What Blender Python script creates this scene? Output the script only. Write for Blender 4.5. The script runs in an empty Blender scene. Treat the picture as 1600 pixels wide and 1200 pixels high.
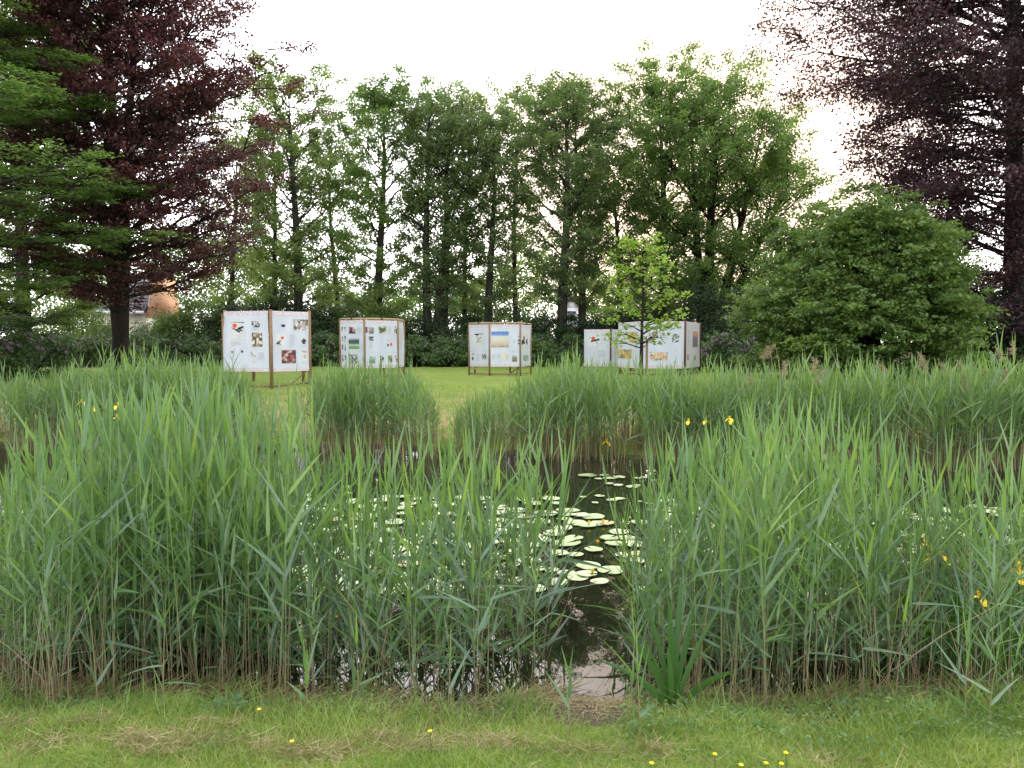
import bpy, math
import numpy as np
from mathutils import Vector

SC = bpy.context.scene
COL = SC.collection
R = math.radians
PI = math.pi

# ------------------------------------------------------------------ camera
F_PX = 1170.0
EYE = 1.95
PITCH = math.atan(60 / F_PX)
cam = bpy.data.cameras.new('camera')
cam.sensor_width = 36
cam.lens = 36 * F_PX / 1600
cam.clip_start = 0.05
cam.clip_end = 3000
camo = bpy.data.objects.new('camera', cam)
COL.objects.link(camo)
camo.location = (0, 0, EYE)
camo.rotation_euler = (R(90) - PITCH, 0, 0)
SC.camera = camo

# ------------------------------------------------------------------ sky, sun, exposure
SUN_AZ = R(14)      # to the right of straight ahead
SUN_EL = R(13)
SC.view_settings.view_transform = 'Standard'
SC.view_settings.look = 'None'
SC.view_settings.gamma = 1
SC.view_settings.exposure = 0.15
SC.cycles.max_bounces = 6
SC.cycles.diffuse_bounces = 3
SC.cycles.glossy_bounces = 3
SC.cycles.transmission_bounces = 3
W = bpy.data.worlds.new('World')
SC.world = W
W.use_nodes = True
nt = W.node_tree
nt.nodes.clear()


def N(nt, typ, **kw):
    n = nt.nodes.new(typ)
    for k, v in kw.items():
        if k == 'inp':
            for kk, vv in v.items():
                n.inputs[kk].default_value = vv
        else:
            setattr(n, k, v)
    return n


def L(nt, a, b):
    nt.links.new(a, b)


def mixc(nt, fac, a, b, blend='MIX'):
    n = nt.nodes.new('ShaderNodeMix')
    n.data_type = 'RGBA'
    n.blend_type = blend
    for s, v in ((n.inputs['Factor'], fac), (n.inputs['A'], a), (n.inputs['B'], b)):
        pass
    for idx, v in ((0, fac), (6, a), (7, b)):
        if isinstance(v, (int, float)):
            n.inputs[idx].default_value = v
        elif isinstance(v, tuple):
            n.inputs[idx].default_value = v if len(v) == 4 else (*v, 1)
        else:
            nt.links.new(v, n.inputs[idx])
    return n.outputs[2]


def mrange(nt, v, a, b, c=0., d=1., smooth=True):
    n = nt.nodes.new('ShaderNodeMapRange')
    if smooth:
        n.interpolation_type = 'SMOOTHSTEP'
    n.inputs[1].default_value = a
    n.inputs[2].default_value = b
    n.inputs[3].default_value = c
    n.inputs[4].default_value = d
    nt.links.new(v, n.inputs[0])
    return n.outputs[0]


def math_(nt, op, a, b=0.):
    n = nt.nodes.new('ShaderNodeMath')
    n.operation = op
    for i, v in enumerate((a, b)):
        if isinstance(v, (int, float)):
            n.inputs[i].default_value = v
        else:
            nt.links.new(v, n.inputs[i])
    return n.outputs[0]


sky = N(nt, 'ShaderNodeTexSky', sky_type='NISHITA', sun_disc=False, sun_elevation=SUN_EL,
        sun_rotation=SUN_AZ, air_density=1.6, dust_density=4.0)
tc = N(nt, 'ShaderNodeTexCoord')
mp = N(nt, 'ShaderNodeMapping')
mp.inputs['Scale'].default_value = (1.0, 1.0, 2.6)
L(nt, tc.outputs['Generated'], mp.inputs[0])
cl = N(nt, 'ShaderNodeTexNoise', inp={'Scale': 2.6, 'Detail': 5, 'Roughness': .55})
L(nt, mp.outputs[0], cl.inputs['Vector'])
dot = N(nt, 'ShaderNodeVectorMath', operation='DOT_PRODUCT')
sd = (math.sin(SUN_AZ) * math.cos(SUN_EL), math.cos(SUN_AZ) * math.cos(SUN_EL), math.sin(SUN_EL))
dot.inputs[1].default_value = sd
L(nt, tc.outputs['Generated'], dot.inputs[0])
d = dot.outputs['Value']
front = mrange(nt, d, -0.1, 1.0)
glow = mrange(nt, d, 0.94, 0.99)
# an even bright cloud layer: thinner and brighter towards the low sun
# radiances here are multiplied by the background strength of 0.1
cloud = mixc(nt, front, (23, 24, 25.5), (52, 50.5, 50.5))
cloud = mixc(nt, glow, cloud, (29, 22, 18))
cloud = mixc(nt, mrange(nt, cl.outputs['Fac'], .3, .7, 0, .30), cloud, (20, 20, 23))
mix = mixc(nt, 0.93, sky.outputs[0], cloud)
bg = N(nt, 'ShaderNodeBackground', inp={'Strength': 0.1})
L(nt, mix, bg.inputs[0])
wo = N(nt, 'ShaderNodeOutputWorld')
L(nt, bg.outputs[0], wo.inputs[0])

sl = bpy.data.lights.new('sun', 'SUN')
sl.energy = 1.3
sl.angle = R(11)
sl.color = (1, .86, .68)
so = bpy.data.objects.new('sun', sl)
COL.objects.link(so)
so.rotation_euler = Vector((-sd[0], -sd[1], -sd[2])).to_track_quat('-Z', 'Y').to_euler()


# ------------------------------------------------------------------ pixel -> world helper, ground shape
def at(px, py, D):
    """point seen at photo pixel (px, py) whose distance ahead is D"""
    u = (px - 800) / F_PX
    v = (600 - py) / F_PX
    dy = math.cos(PITCH) + math.sin(PITCH) * v
    dz = -math.sin(PITCH) + math.cos(PITCH) * v
    t = D / dy
    return np.array([u * t, D, EYE + dz * t])


def on_plane(px, py, z=0.):
    u = (px - 800) / F_PX
    v = (600 - py) / F_PX
    dy = math.cos(PITCH) + math.sin(PITCH) * v
    dz = -math.sin(PITCH) + math.cos(PITCH) * v
    t = (z - EYE) / dz
    return np.array([u * t, dy * t, z])


XN = [-60, -13.5, -12, -8, -6, -4.6, -3.6, -2.5, -1.2, -.2, .1, .38, .65, .95, 1.6, 2.4, 3.2, 4.2, 6, 9, 13, 15.5, 17, 60]
YN = [14, 13.6, 10.8, 8.0, 6.3, 5.2, 4.5, 4.12, 3.98, 3.97, 3.98, 4.0, 4.0, 4.0, 4.03, 4.1, 4.3, 4.75, 5.5, 6.6, 8.3, 10.2, 12.2, 13]
XF = [-60, -13.5, -12, -8, -6, -2, 0, 2, 5, 9, 14, 16, 17, 60]
YF = [12.5, 12.9, 14, 14.8, 14.6, 14.0, 13.3, 12.9, 12.3, 12.0, 12.2, 12.1, 11.6, 11.0]


def sst(x, a, b):
    t = np.clip((x - a) / (b - a), 0, 1)
    return t * t * (3 - 2 * t)


def shore(x):
    x = np.asarray(x, float)
    w = .06 * np.sin(x * 3.1) + .04 * np.sin(x * 7.3 + 1) * (1 - sst(np.abs(x - .5), 0, .01) * 0)
    return np.interp(x, XN, YN) + w, np.interp(x, XF, YF) + .12 * np.sin(x * 1.7) + .06 * np.sin(x * 4.9)


def ground_z(x, y):
    x = np.asarray(x, float)
    y = np.asarray(y, float)
    yn, yf = shore(x)
    dn = yn - y
    df = y - yf
    zn = .36 * (1 - np.exp(-np.maximum(dn, 0) / .75))
    zf = .10 * (1 - np.exp(-np.maximum(df, 0) / .35)) + .68 * sst(df, .8, 8.0)
    zi = -.55 * (1 - np.exp(-np.maximum(np.minimum(-dn, -df), 0) / .5))
    z = np.where((dn < 0) & (df < 0), zi, np.where((dn >= 0) & (df >= 0), np.maximum(zn, zf), np.where(dn >= 0, zn, zf)))
    out = np.maximum(np.maximum(dn, df), 0)
    k = sst(out, 0, .6)
    z = z + k * (.014 * np.sin(x * 5.1 + y * 3.3) + .012 * np.sin(x * 2.3 - y * 6.1) + .02 * np.sin(x * .7 + 2) * np.sin(y * .5))
    return z


# ------------------------------------------------------------------ mesh helpers
def tag(o, label=None, cat=None, group=None, kind=None):
    if label: o['label'] = label
    if cat: o['category'] = cat
    if group: o['group'] = group
    if kind: o['kind'] = kind
    return o


def mesh_obj(name, V, F, mat, parent=None, tone=None, smooth=False, extra=None):
    """F: (m,4) array of quads or a list of arrays of mixed sizes"""
    me = bpy.data.meshes.new(name)
    V = np.ascontiguousarray(V, dtype=np.float32)
    if isinstance(F, list):
        sizes = np.concatenate([np.full(len(f), f.shape[1], np.int32) for f in F if len(f)])
        loops = np.concatenate([f.ravel() for f in F if len(f)]).astype(np.int32)
    else:
        sizes = np.full(len(F), F.shape[1], np.int32)
        loops = F.ravel().astype(np.int32)
    starts = np.zeros(len(sizes), np.int32)
    starts[1:] = np.cumsum(sizes)[:-1]
    me.vertices.add(len(V))
    me.vertices.foreach_set('co', V.ravel())
    me.loops.add(len(loops))
    me.loops.foreach_set('vertex_index', loops)
    me.polygons.add(len(sizes))
    me.polygons.foreach_set('loop_start', starts)
    me.polygons.foreach_set('loop_total', sizes)
    if smooth:
        me.polygons.foreach_set('use_smooth', np.ones(len(sizes), bool))
    if tone is not None:
        a = me.attributes.new('tone', 'FLOAT', 'FACE')
        a.data.foreach_set('value', np.ascontiguousarray(tone, dtype=np.float32))
    if extra is not None:
        for k, v in extra.items():
            a = me.attributes.new(k, 'FLOAT', 'POINT')
            a.data.foreach_set('value', np.ascontiguousarray(v, dtype=np.float32))
    me.update()
    me.validate()
    mats = mat if isinstance(mat, (list, tuple)) else [mat]
    for m in mats: me.materials.append(m)
    o = bpy.data.objects.new(name, me)
    COL.objects.link(o)
    if parent: o.parent = parent
    return o


def thing(name, label, cat, loc=(0, 0, 0), rz=0, group=None):
    o = bpy.data.objects.new(name, None)
    o.empty_display_size = .1
    COL.objects.link(o)
    o.location = tuple(float(v) for v in loc)
    o.rotation_euler = (0, 0, rz)
    return tag(o, label, cat, group)


def nrm(a):
    return a / np.maximum(np.linalg.norm(a, axis=-1, keepdims=True), 1e-9)


def strips(P, D, S, Ln, Wd, bend, rows, prof, fold=0.0, tone=None):
    """n blades: root P, direction D, side vector S, length, width, bend vector (n,3); rows+1 stations.
    fold>0 gives three columns with a keel."""
    n = len(P)
    t = np.linspace(0, 1, rows + 1)
    w = prof(t)
    c = P[:, None, :] + D[:, None, :] * (Ln[:, None] * t)[..., None] + bend[:, None, :] * (Ln[:, None] * t ** 2)[..., None]
    half = (.5 * Wd[:, None] * w[None, :])[..., None] * S[:, None, :]
    if fold > 0:
        nor = nrm(np.cross(D, S))
        mid = c - nor[:, None, :] * (fold * .5 * Wd[:, None] * w[None, :])[..., None]
        V = np.stack([c - half, mid, c + half], axis=2)  # n, rows+1, 3, 3
        cols = 3
    else:
        V = np.stack([c - half, c + half], axis=2)
        cols = 2
    V = V.reshape(-1, 3)
    base = (np.arange(n) * (rows + 1) * cols)[:, None, None]
    r = np.arange(rows)[None, :, None]
    k = np.arange(cols - 1)[None, None, :]
    i0 = base + r * cols + k
    F = np.stack([i0, i0 + 1, i0 + 1 + cols, i0 + cols], axis=-1).reshape(-1, 4)
    T = None if tone is None else np.repeat(tone, rows * (cols - 1))
    return V, F, T


def tubes(C, Rd, sides=4):
    """C (n,K,3) centre lines, Rd (n,K) radii -> open tubes"""
    n, K, _ = C.shape
    T = np.gradient(C, axis=1)
    T = nrm(T)
    ref = np.where(np.abs(T[..., 2:3]) > .9, np.array([1., 0, 0]), np.array([0., 0, 1.]))
    A = nrm(np.cross(T, ref))
    B = np.cross(T, A)
    th = np.arange(sides) * 2 * PI / sides
    V = C[:, :, None, :] + Rd[:, :, None, None] * (np.cos(th)[None, None, :, None] * A[:, :, None, :] + np.sin(th)[None, None, :, None] * B[:, :, None, :])
    V = V.reshape(-1, 3)
    base = (np.arange(n) * K * sides)[:, None, None]
    r = np.arange(K - 1)[None, :, None]
    k = np.arange(sides)[None, None, :]
    k2 = (k + 1) % sides
    F = np.stack([base + r * sides + k, base + r * sides + k2, base + (r + 1) * sides + k2, base + (r + 1) * sides + k], -1).reshape(-1, 4)
    return V, F


def merge(parts):
    Vs, Fs, Ts = [], [], []
    o = 0
    for p in parts:
        V, F = p[0], p[1]
        Vs.append(V)
        Fs.append(F + o)
        o += len(V)
        if len(p) > 2 and p[2] is not None: Ts.append(p[2])
    return np.concatenate(Vs), np.concatenate(Fs), (np.concatenate(Ts) if Ts else None)


def replicate(proto, loc, rz, sc, tilt=None):
    """bake copies of proto (V,F,T) at loc (n,3) with z-rotation, scale and small tilt (n,2)"""
    V, F, T = proto
    n = len(loc)
    c, s = np.cos(rz), np.sin(rz)
    sc = np.asarray(sc)
    X = V[None, :, 0] * c[:, None] - V[None, :, 1] * s[:, None]
    Y = V[None, :, 0] * s[:, None] + V[None, :, 1] * c[:, None]
    Z = np.repeat(V[None, :, 2], n, 0)
    X = X * sc[:, None]; Y = Y * sc[:, None]; Z = Z * sc[:, None]
    if tilt is not None:
        X = X + Z * tilt[:, :1]
        Y = Y + Z * tilt[:, 1:2]
    VV = np.stack([X, Y, Z], -1) + loc[:, None, :]
    FF = F[None] + (np.arange(n) * len(V))[:, None, None]
    TT = None if T is None else np.tile(T, n)
    return VV.reshape(-1, 3), FF.reshape(-1, F.shape[1]), TT


def boxes(lst):
    """list of (centre, (sx,sy,sz), ax, ay, az) oriented boxes -> V,F"""
    Vs, Fs = [], []
    for i, (c, s, ax, ay, az) in enumerate(lst):
        c = np.array(c, float)
        ax, ay, az = (np.array(a, float) for a in (ax, ay, az))
        v = []
        for sx in (-1, 1):
            for sy in (-1, 1):
                for sz in (-1, 1):
                    v.append(c + ax * sx * s[0] / 2 + ay * sy * s[1] / 2 + az * sz * s[2] / 2)
        Vs += v
        f = np.array([[0, 1, 3, 2], [4, 6, 7, 5], [0, 4, 5, 1], [2, 3, 7, 6], [0, 2, 6, 4], [1, 5, 7, 3]]) + i * 8
        Fs.append(f)
    return np.array(Vs), np.concatenate(Fs)


def beam(p, q, w, t, up=(0, 0, 1)):
    p = np.array(p, float); q = np.array(q, float)
    a = q - p
    ln = np.linalg.norm(a)
    az = a / ln
    up = np.array(up, float)
    if abs(np.dot(up, az)) > .95: up = np.array([1., 0, 0])
    ax = nrm(np.cross(up, az)); ay = np.cross(az, ax)
    return ((p + q) / 2, (w, t, ln), ax, ay, az)


# ------------------------------------------------------------------ materials
def new_mat(name):
    m = bpy.data.materials.new(name)
    m.use_nodes = True
    m.node_tree.nodes.clear()
    out = m.node_tree.nodes.new('ShaderNodeOutputMaterial')
    return m, m.node_tree, out


def principled(nt, out, col, rough=.6, spec=.5, **kw):
    b = nt.nodes.new('ShaderNodeBsdfPrincipled')
    if isinstance(col, tuple): b.inputs['Base Color'].default_value = (*col[:3], 1)
    else: nt.links.new(col, b.inputs['Base Color'])
    if isinstance(rough, (int, float)): b.inputs['Roughness'].default_value = rough
    else: nt.links.new(rough, b.inputs['Roughness'])
    b.inputs['Specular IOR Level'].default_value = spec
    if out: nt.links.new(b.outputs[0], out.inputs[0])
    return b


def ramp(nt, v, stops):
    n = nt.nodes.new('ShaderNodeValToRGB')
    cr = n.color_ramp
    while len(cr.elements) < len(stops): cr.elements.new(.5)
    for e, (p, c) in zip(cr.elements, stops):
        e.position = p
        e.color = (*c, 1)
    nt.links.new(v, n.inputs[0])
    return n.outputs[0]


def noise(nt, scale, detail=3, coord='obj', rough=.5, stretch=None):
    n = N(nt, 'ShaderNodeTexNoise', inp={'Scale': scale, 'Detail': detail, 'Roughness': rough})
    if coord == 'obj':
        t = nt.nodes.new('ShaderNodeTexCoord').outputs['Object']
    else:
        t = nt.nodes.new('ShaderNodeNewGeometry').outputs['Position']
    if stretch:
        m = nt.nodes.new('ShaderNodeMapping')
        m.inputs['Scale'].default_value = stretch
        nt.links.new(t, m.inputs[0])
        t = m.outputs[0]
    nt.links.new(t, n.inputs['Vector'])
    return n.outputs['Fac']


def foliage(name, stops, trans=.35, tcol=(1.15, 1.25, .6), rough=.45, spec=.4, patch=.5, pscale=.6):
    """leaf material: each leaf has its own tone, and broad patches of the plant differ in hue"""
    m, nt, out = new_mat(name)
    a = N(nt, 'ShaderNodeAttribute', attribute_name='tone')
    nz = noise(nt, pscale, 3, 'pos')
    v = math_(nt, 'ADD', math_(nt, 'MULTIPLY', a.outputs['Fac'], 1 - patch), math_(nt, 'MULTIPLY', mrange(nt, nz, .3, .7), patch))
    c = ramp(nt, v, stops)
    b = principled(nt, None, c, rough, spec)
    tb = nt.nodes.new('ShaderNodeBsdfTranslucent')
    nt.links.new(mixc(nt, 1.0, c, tcol, 'MULTIPLY'), tb.inputs[0])
    ms = nt.nodes.new('ShaderNodeMixShader')
    ms.inputs[0].default_value = trans
    nt.links.new(b.outputs[0], ms.inputs[1])
    nt.links.new(tb.outputs[0], ms.inputs[2])
    nt.links.new(ms.outputs[0], out.inputs[0])
    return m


def bark(name, a, b, scale=6):
    m, nt, out = new_mat(name)
    n1 = noise(nt, scale, 5, 'pos', .65, (1, 1, .25))
    c = ramp(nt, n1, [(.3, a), (.7, b)])
    p = principled(nt, out, c, .9, .2)
    bm = nt.nodes.new('ShaderNodeBump')
    bm.inputs['Strength'].default_value = .6
    bm.inputs['Distance'].default_value = .04
    nt.links.new(n1, bm.inputs['Height'])
    nt.links.new(bm.outputs[0], p.inputs['Normal'])
    return m


M = {}
G3 = lambda a, b, c: [(0.05, a), (.5, b), (.95, c)]
M['beech'] = foliage('beech leaves', G3((.11, .155, .055), (.165, .23, .078), (.25, .32, .11)), .52)
M['beech_cool'] = foliage('cool beech leaves', G3((.092, .135, .060), (.140, .20, .082), (.20, .27, .11)), .52)
M['oak'] = foliage('oak leaves', G3((.090, .150, .048), (.145, .225, .068), (.22, .31, .09)), .52)
M['copper'] = foliage('copper beech leaves', G3((.054, .030, .036), (.084, .040, .044), (.15, .053, .051)), .40, (1.5, .6, .6), .4, .5)
M['copper_dark'] = foliage('dark copper beech leaves', G3((.045, .027, .036), (.064, .034, .045), (.098, .045, .054)), .34, (1.4, .6, .7), .4, .5)
M['layer'] = foliage('layered beech leaves', G3((.095, .155, .058), (.145, .23, .08), (.22, .32, .11)), .48, rough=.35, spec=.6)
M['shrub'] = foliage('hazel leaves', G3((.075, .13, .04), (.135, .21, .058), (.22, .30, .09)), .46, rough=.45, spec=.45)
M['dark'] = foliage('evergreen leaves', G3((.016, .032, .013), (.028, .052, .019), (.048, .085, .028)), .15, rough=.5, spec=.3)  # evergreen green, with the shade under the canopy darkened into it
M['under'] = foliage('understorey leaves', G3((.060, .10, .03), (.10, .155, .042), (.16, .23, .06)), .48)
M['rhodo'] = foliage('rhododendron leaves', G3((.055, .10, .035), (.085, .150, .046), (.13, .21, .06)), .18, rough=.4)
M['young'] = foliage('young tree leaves', G3((.14, .22, .04), (.23, .33, .06), (.38, .46, .12)), .55)
M['petal'] = foliage('rhododendron petals', G3((.30, .17, .30), (.42, .26, .40), (.55, .38, .50)), .3, (1, 1, 1))
M['petal_pale'] = foliage('faded rhododendron petals', G3((.22, .16, .18), (.34, .25, .28), (.46, .38, .38)), .3, (1, 1, 1))
M['far'] = foliage('far woodland leaves', G3((.05, .10, .022), (.09, .16, .03), (.15, .23, .045)), .42)  # backlit yellow green put into the leaf colour
M['bark'] = bark('grey bark', (.020, .018, .014), (.060, .055, .043))
M['bark_dark'] = bark('dark bark', (.010, .008, .006), (.030, .024, .018))
M['twig'] = bark('pale twig bark', (.05, .04, .028), (.12, .10, .07))


def reed_leaf_mat(name, stops, trans=.4):
    return foliage(name, stops, trans, (1.25, 1.3, .45), .33, .75, .25, .9)


M['reed_leaf'] = reed_leaf_mat('reed leaves', [(.0, (.090, .155, .112)), (.4, (.115, .205, .100)), (.7, (.150, .255, .088)), (.97, (.24, .35, .08))])
M['reed_far'] = reed_leaf_mat('far reed leaves', [(.05, (.09, .16, .075)), (.5, (.13, .22, .08)), (.95, (.20, .31, .09))])


def stem_mat(name, lo, mid, hi, z0, z1, z2):
    m, nt, out = new_mat(name)
    t = nt.nodes.new('ShaderNodeTexCoord')
    s = nt.nodes.new('ShaderNodeSeparateXYZ')
    nt.links.new(t.outputs['Object'], s.inputs[0])
    nz = noise(nt, 9, 2, 'pos')
    z = math_(nt, 'ADD', s.outputs[2], math_(nt, 'MULTIPLY', math_(nt, 'SUBTRACT', nz, .5), .9))
    c = mixc(nt, mrange(nt, z, z0, z1), lo, mid)
    c = mixc(nt, mrange(nt, z, z1, z2), c, hi)
    principled(nt, out, c, .5, .4)
    return m


M['reed_stem'] = stem_mat('reed stems', (.25, .19, .11), (.22, .23, .11), (.16, .25, .08), .1, .45, .9)
M['straw'] = stem_mat('dry straw', (.27, .18, .11), (.40, .29, .17), (.46, .34, .21), .1, .6, 1.2)


def simple(name, a, b, scale=20, rough=.7, spec=.3, coord='obj', bump=0., stretch=None, detail=4):
    m, nt, out = new_mat(name)
    n1 = noise(nt, scale, detail, coord, .6, stretch)
    c = ramp(nt, n1, [(.3, a), (.7, b)])
    p = principled(nt, out, c, rough, spec)
    if bump:
        bm = nt.nodes.new('ShaderNodeBump')
        bm.inputs['Strength'].default_value = .6
        bm.inputs['Distance'].default_value = bump
        nt.links.new(n1, bm.inputs['Height'])
        nt.links.new(bm.outputs[0], p.inputs['Normal'])
    return m


M['grass'] = foliage('grass blades', [(.05, (.11, .18, .045)), (.5, (.19, .28, .065)), (.85, (.30, .38, .10)), (1.0, (.42, .38, .20))], .35, (1.2, 1.25, .5), .5, .35, .45, 2.0)
M['cover'] = foliage('ground cover leaves', G3((.05, .11, .03), (.08, .16, .04), (.13, .22, .06)), .3, patch=.3, pscale=3)
M['hay'] = foliage('dry cut grass', G3((.14, .11, .05), (.30, .24, .12), (.46, .39, .22)), .2, (1, 1, 1), .7, .2, .3, 4)
M['iris'] = foliage('iris leaves', G3((.045, .12, .025), (.07, .17, .035), (.13, .24, .04)), .35)
M['dock'] = foliage('dock leaves', G3((.045, .105, .028), (.065, .145, .036), (.10, .20, .05)), .35, rough=.4)
M['fern'] = foliage('fern leaflets', G3((.06, .14, .06), (.09, .19, .08), (.13, .24, .10)), .3)
M['yellow'] = simple('yellow petals', (.80, .52, .02), (.92, .68, .03), 30, .5)
M['orange'] = simple('orange yellow petals', (.80, .40, .02), (.9, .5, .03), 30, .45)
M['plume'] = foliage('dry reed plume', G3((.28, .22, .13), (.38, .30, .19), (.48, .40, .27)), .4, (1, 1, 1), .9, .1)
M['wood'] = simple('brown timber', (.17, .095, .05), (.30, .19, .11), 14, .75, .25, 'obj', .003, (6, 6, .6))
M['wood_red'] = simple('dark red timber', (.09, .035, .022), (.15, .06, .04), 14, .75, .25, 'obj', .003, (6, 6, .6))
M['wood_pale'] = simple('pale planed timber', (.36, .25, .15), (.50, .37, .24), 14, .7, .25, 'obj', .002, (6, 6, .6))
M['black'] = simple('black metal', (.02, .02, .02), (.035, .035, .035), 20, .5)


def banner_mat(name, c0, c1):
    m, nt, out = new_mat(name)
    n1 = noise(nt, 2.2, 4, 'obj', .5, (1.6, 1.6, .7))
    c = ramp(nt, n1, [(.3, c0), (.7, c1)])
    b = principled(nt, None, c, .55, .35)
    bm = nt.nodes.new('ShaderNodeBump')
    bm.inputs['Strength'].default_value = .7
    bm.inputs['Distance'].default_value = .05
    nt.links.new(n1, bm.inputs['Height'])
    nt.links.new(bm.outputs[0], b.inputs['Normal'])
    tb = nt.nodes.new('ShaderNodeBsdfTranslucent')
    nt.links.new(c, tb.inputs[0])
    ms = nt.nodes.new('ShaderNodeMixShader')
    ms.inputs[0].default_value = .22
    nt.links.new(b.outputs[0], ms.inputs[1])
    nt.links.new(tb.outputs[0], ms.inputs[2])
    nt.links.new(ms.outputs[0], out.inputs[0])
    return m


M['banner'] = banner_mat('white banner cloth', (.54, .57, .66), (.62, .65, .73))
M['banner_grey'] = banner_mat('greyish banner cloth', (.48, .48, .50), (.55, .55, .57))
M['sheet'] = simple('pale printed sheet', (.56, .56, .57), (.62, .62, .62), 6, .6)
M['ink'] = simple('black ink', (.012, .012, .015), (.03, .03, .035), 20, .6)
M['red'] = simple('red ink', (.62, .07, .03), (.72, .10, .05), 20, .6)
M['text'] = simple('grey printed text', (.36, .36, .40), (.62, .61, .66), 60, .7, .2, 'obj', 0, (1, 1, 1))
M['rule'] = simple('faint printed rule', (.50, .50, .54), (.56, .56, .60), 30, .7, .2)


def fringe_mat():
    m, nt, out = new_mat('pink scribbled border')
    n1 = noise(nt, 9, 6, 'obj', .75, (1, 1, 3.0))
    v = math_(nt, 'ABSOLUTE', math_(nt, 'SUBTRACT', n1, .5))
    c = ramp(nt, v, [(.0, (.50, .26, .28)), (.035, (.62, .52, .56)), (.09, (.68, .66, .71))])
    principled(nt, out, c, .6, .3)
    return m


M['fringe'] = fringe_mat()


def picture_mat(name, stops, scale=9, detail=4, seed=0., kind='noise', vert=None):
    """a small printed photograph: blotches of its own colours; vert = colours from bottom to top"""
    m, nt, out = new_mat(name)
    t = nt.nodes.new('ShaderNodeTexCoord')
    mp = nt.nodes.new('ShaderNodeMapping')
    mp.inputs['Location'].default_value = (seed * 3.7, seed * 1.3, seed * 2.1)
    nt.links.new(t.outputs['Object'], mp.inputs[0])
    if kind == 'blocks':
        n = N(nt, 'ShaderNodeTexVoronoi', distance='CHEBYCHEV', inp={'Scale': scale, 'Randomness': .8})
        nt.links.new(mp.outputs[0], n.inputs['Vector'])
        s = nt.nodes.new('ShaderNodeSeparateColor')
        nt.links.new(n.outputs['Color'], s.inputs[0])
        v = s.outputs[0]
        mn = N(nt, 'ShaderNodeTexNoise', inp={'Scale': scale * 3, 'Detail': 3})
        nt.links.new(mp.outputs[0], mn.inputs['Vector'])
        v = math_(nt, 'ADD', math_(nt, 'MULTIPLY', v, .75), math_(nt, 'MULTIPLY', mn.outputs['Fac'], .3))
    else:
        n = N(nt, 'ShaderNodeTexNoise', inp={'Scale': scale, 'Detail': detail, 'Roughness': .6})
        nt.links.new(mp.outputs[0], n.inputs['Vector'])
        v = mrange(nt, n.outputs['Fac'], .3, .7)
    if vert:
        a = N(nt, 'ShaderNodeAttribute', attribute_name='vv')
        vv = math_(nt, 'ADD', a.outputs['Fac'], math_(nt, 'MULTIPLY', math_(nt, 'SUBTRACT', n.outputs['Fac'], .5), .25))
        c = ramp(nt, vv, vert)
    else:
        c = ramp(nt, v, stops)
    principled(nt, out, c, .5, .4)
    return m


M['p_bw'] = picture_mat('black and white photograph', [(.2, (.03, .03, .035)), (.5, (.2, .2, .22)), (.8, (.6, .6, .6))], 14, 3)
M['p_int'] = picture_mat('interior photograph', [(.1, (.02, .015, .015)), (.35, (.10, .06, .04)), (.6, (.36, .26, .15)), (.85, (.66, .64, .6))], 11, 3, 1, 'blocks')
M['p_room'] = picture_mat('room photograph', [(.1, (.03, .025, .03)), (.4, (.28, .2, .16)), (.65, (.4, .4, .42)), (.9, (.75, .75, .75))], 10, 3, 2, 'blocks')
M['p_shelf'] = picture_mat('dark red shelf photograph', [(.15, (.05, .012, .012)), (.5, (.20, .05, .045)), (.7, (.32, .14, .11)), (.92, (.6, .5, .5))], 12, 3, 3, 'blocks')
M['p_garden'] = picture_mat('garden photograph', None, 12, 4, 4, vert=[(0, (.14, .30, .10)), (.28, (.18, .34, .12)), (.36, (.55, .58, .6)), (.55, (.07, .11, .09)), (.8, (.04, .07, .06)), (1, (.4, .45, .5))])
M['p_sky'] = picture_mat('landscape painting', None, 5, 4, 5, vert=[(0, (.30, .19, .06)), (.07, (.42, .34, .22)), (.25, (.52, .44, .40)), (.5, (.62, .56, .42)), (.7, (.50, .56, .60)), (.8, (.15, .25, .55)), (1, (.10, .17, .45))])
M['p_brown'] = picture_mat('brown field photograph', None, 10, 3, 6, vert=[(0, (.10, .07, .03)), (.4, (.28, .2, .08)), (.6, (.15, .13, .08)), (.75, (.3, .35, .36)), (1, (.42, .45, .45))])
M['p_green'] = picture_mat('green photograph', [(.2, (.10, .18, .12)), (.6, (.25, .38, .27)), (.9, (.6, .66, .5))], 10, 3, 7)
M['p_olive'] = picture_mat('olive photograph', [(.2, (.08, .09, .06)), (.5, (.22, .24, .09)), (.85, (.55, .55, .4))], 8, 3, 8, 'blocks')
M['p_redbw'] = picture_mat('red and black photograph', [(.2, (.03, .02, .03)), (.5, (.3, .05, .07)), (.85, (.65, .6, .6))], 9, 3, 9, 'blocks')
M['p_warm'] = picture_mat('orange and teal print', [(.15, (.05, .16, .16)), (.45, (.5, .3, .10)), (.8, (.62, .5, .18))], 7, 3, 10, 'blocks')
M['p_stripe'] = picture_mat('striped colour print', [(.15, (.12, .16, .2)), (.4, (.5, .25, .2)), (.65, (.6, .45, .25)), (.9, (.6, .6, .55))], 16, 3, 11, 'blocks')
M['p_dark'] = picture_mat('dark figure print', None, 9, 3, 12, vert=[(0, (.35, .05, .03)), (.12, (.03, .03, .03)), (.6, (.05, .05, .05)), (.78, (.5, .16, .03)), (1, (.45, .2, .05))])
M['p_beige'] = picture_mat('beige print', [(.2, (.5, .48, .36)), (.8, (.6, .58, .45))], 5, 3, 13)

# ------------------------------------------------------------------ GROUND AND WATER
rng = np.random.default_rng(7)


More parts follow.
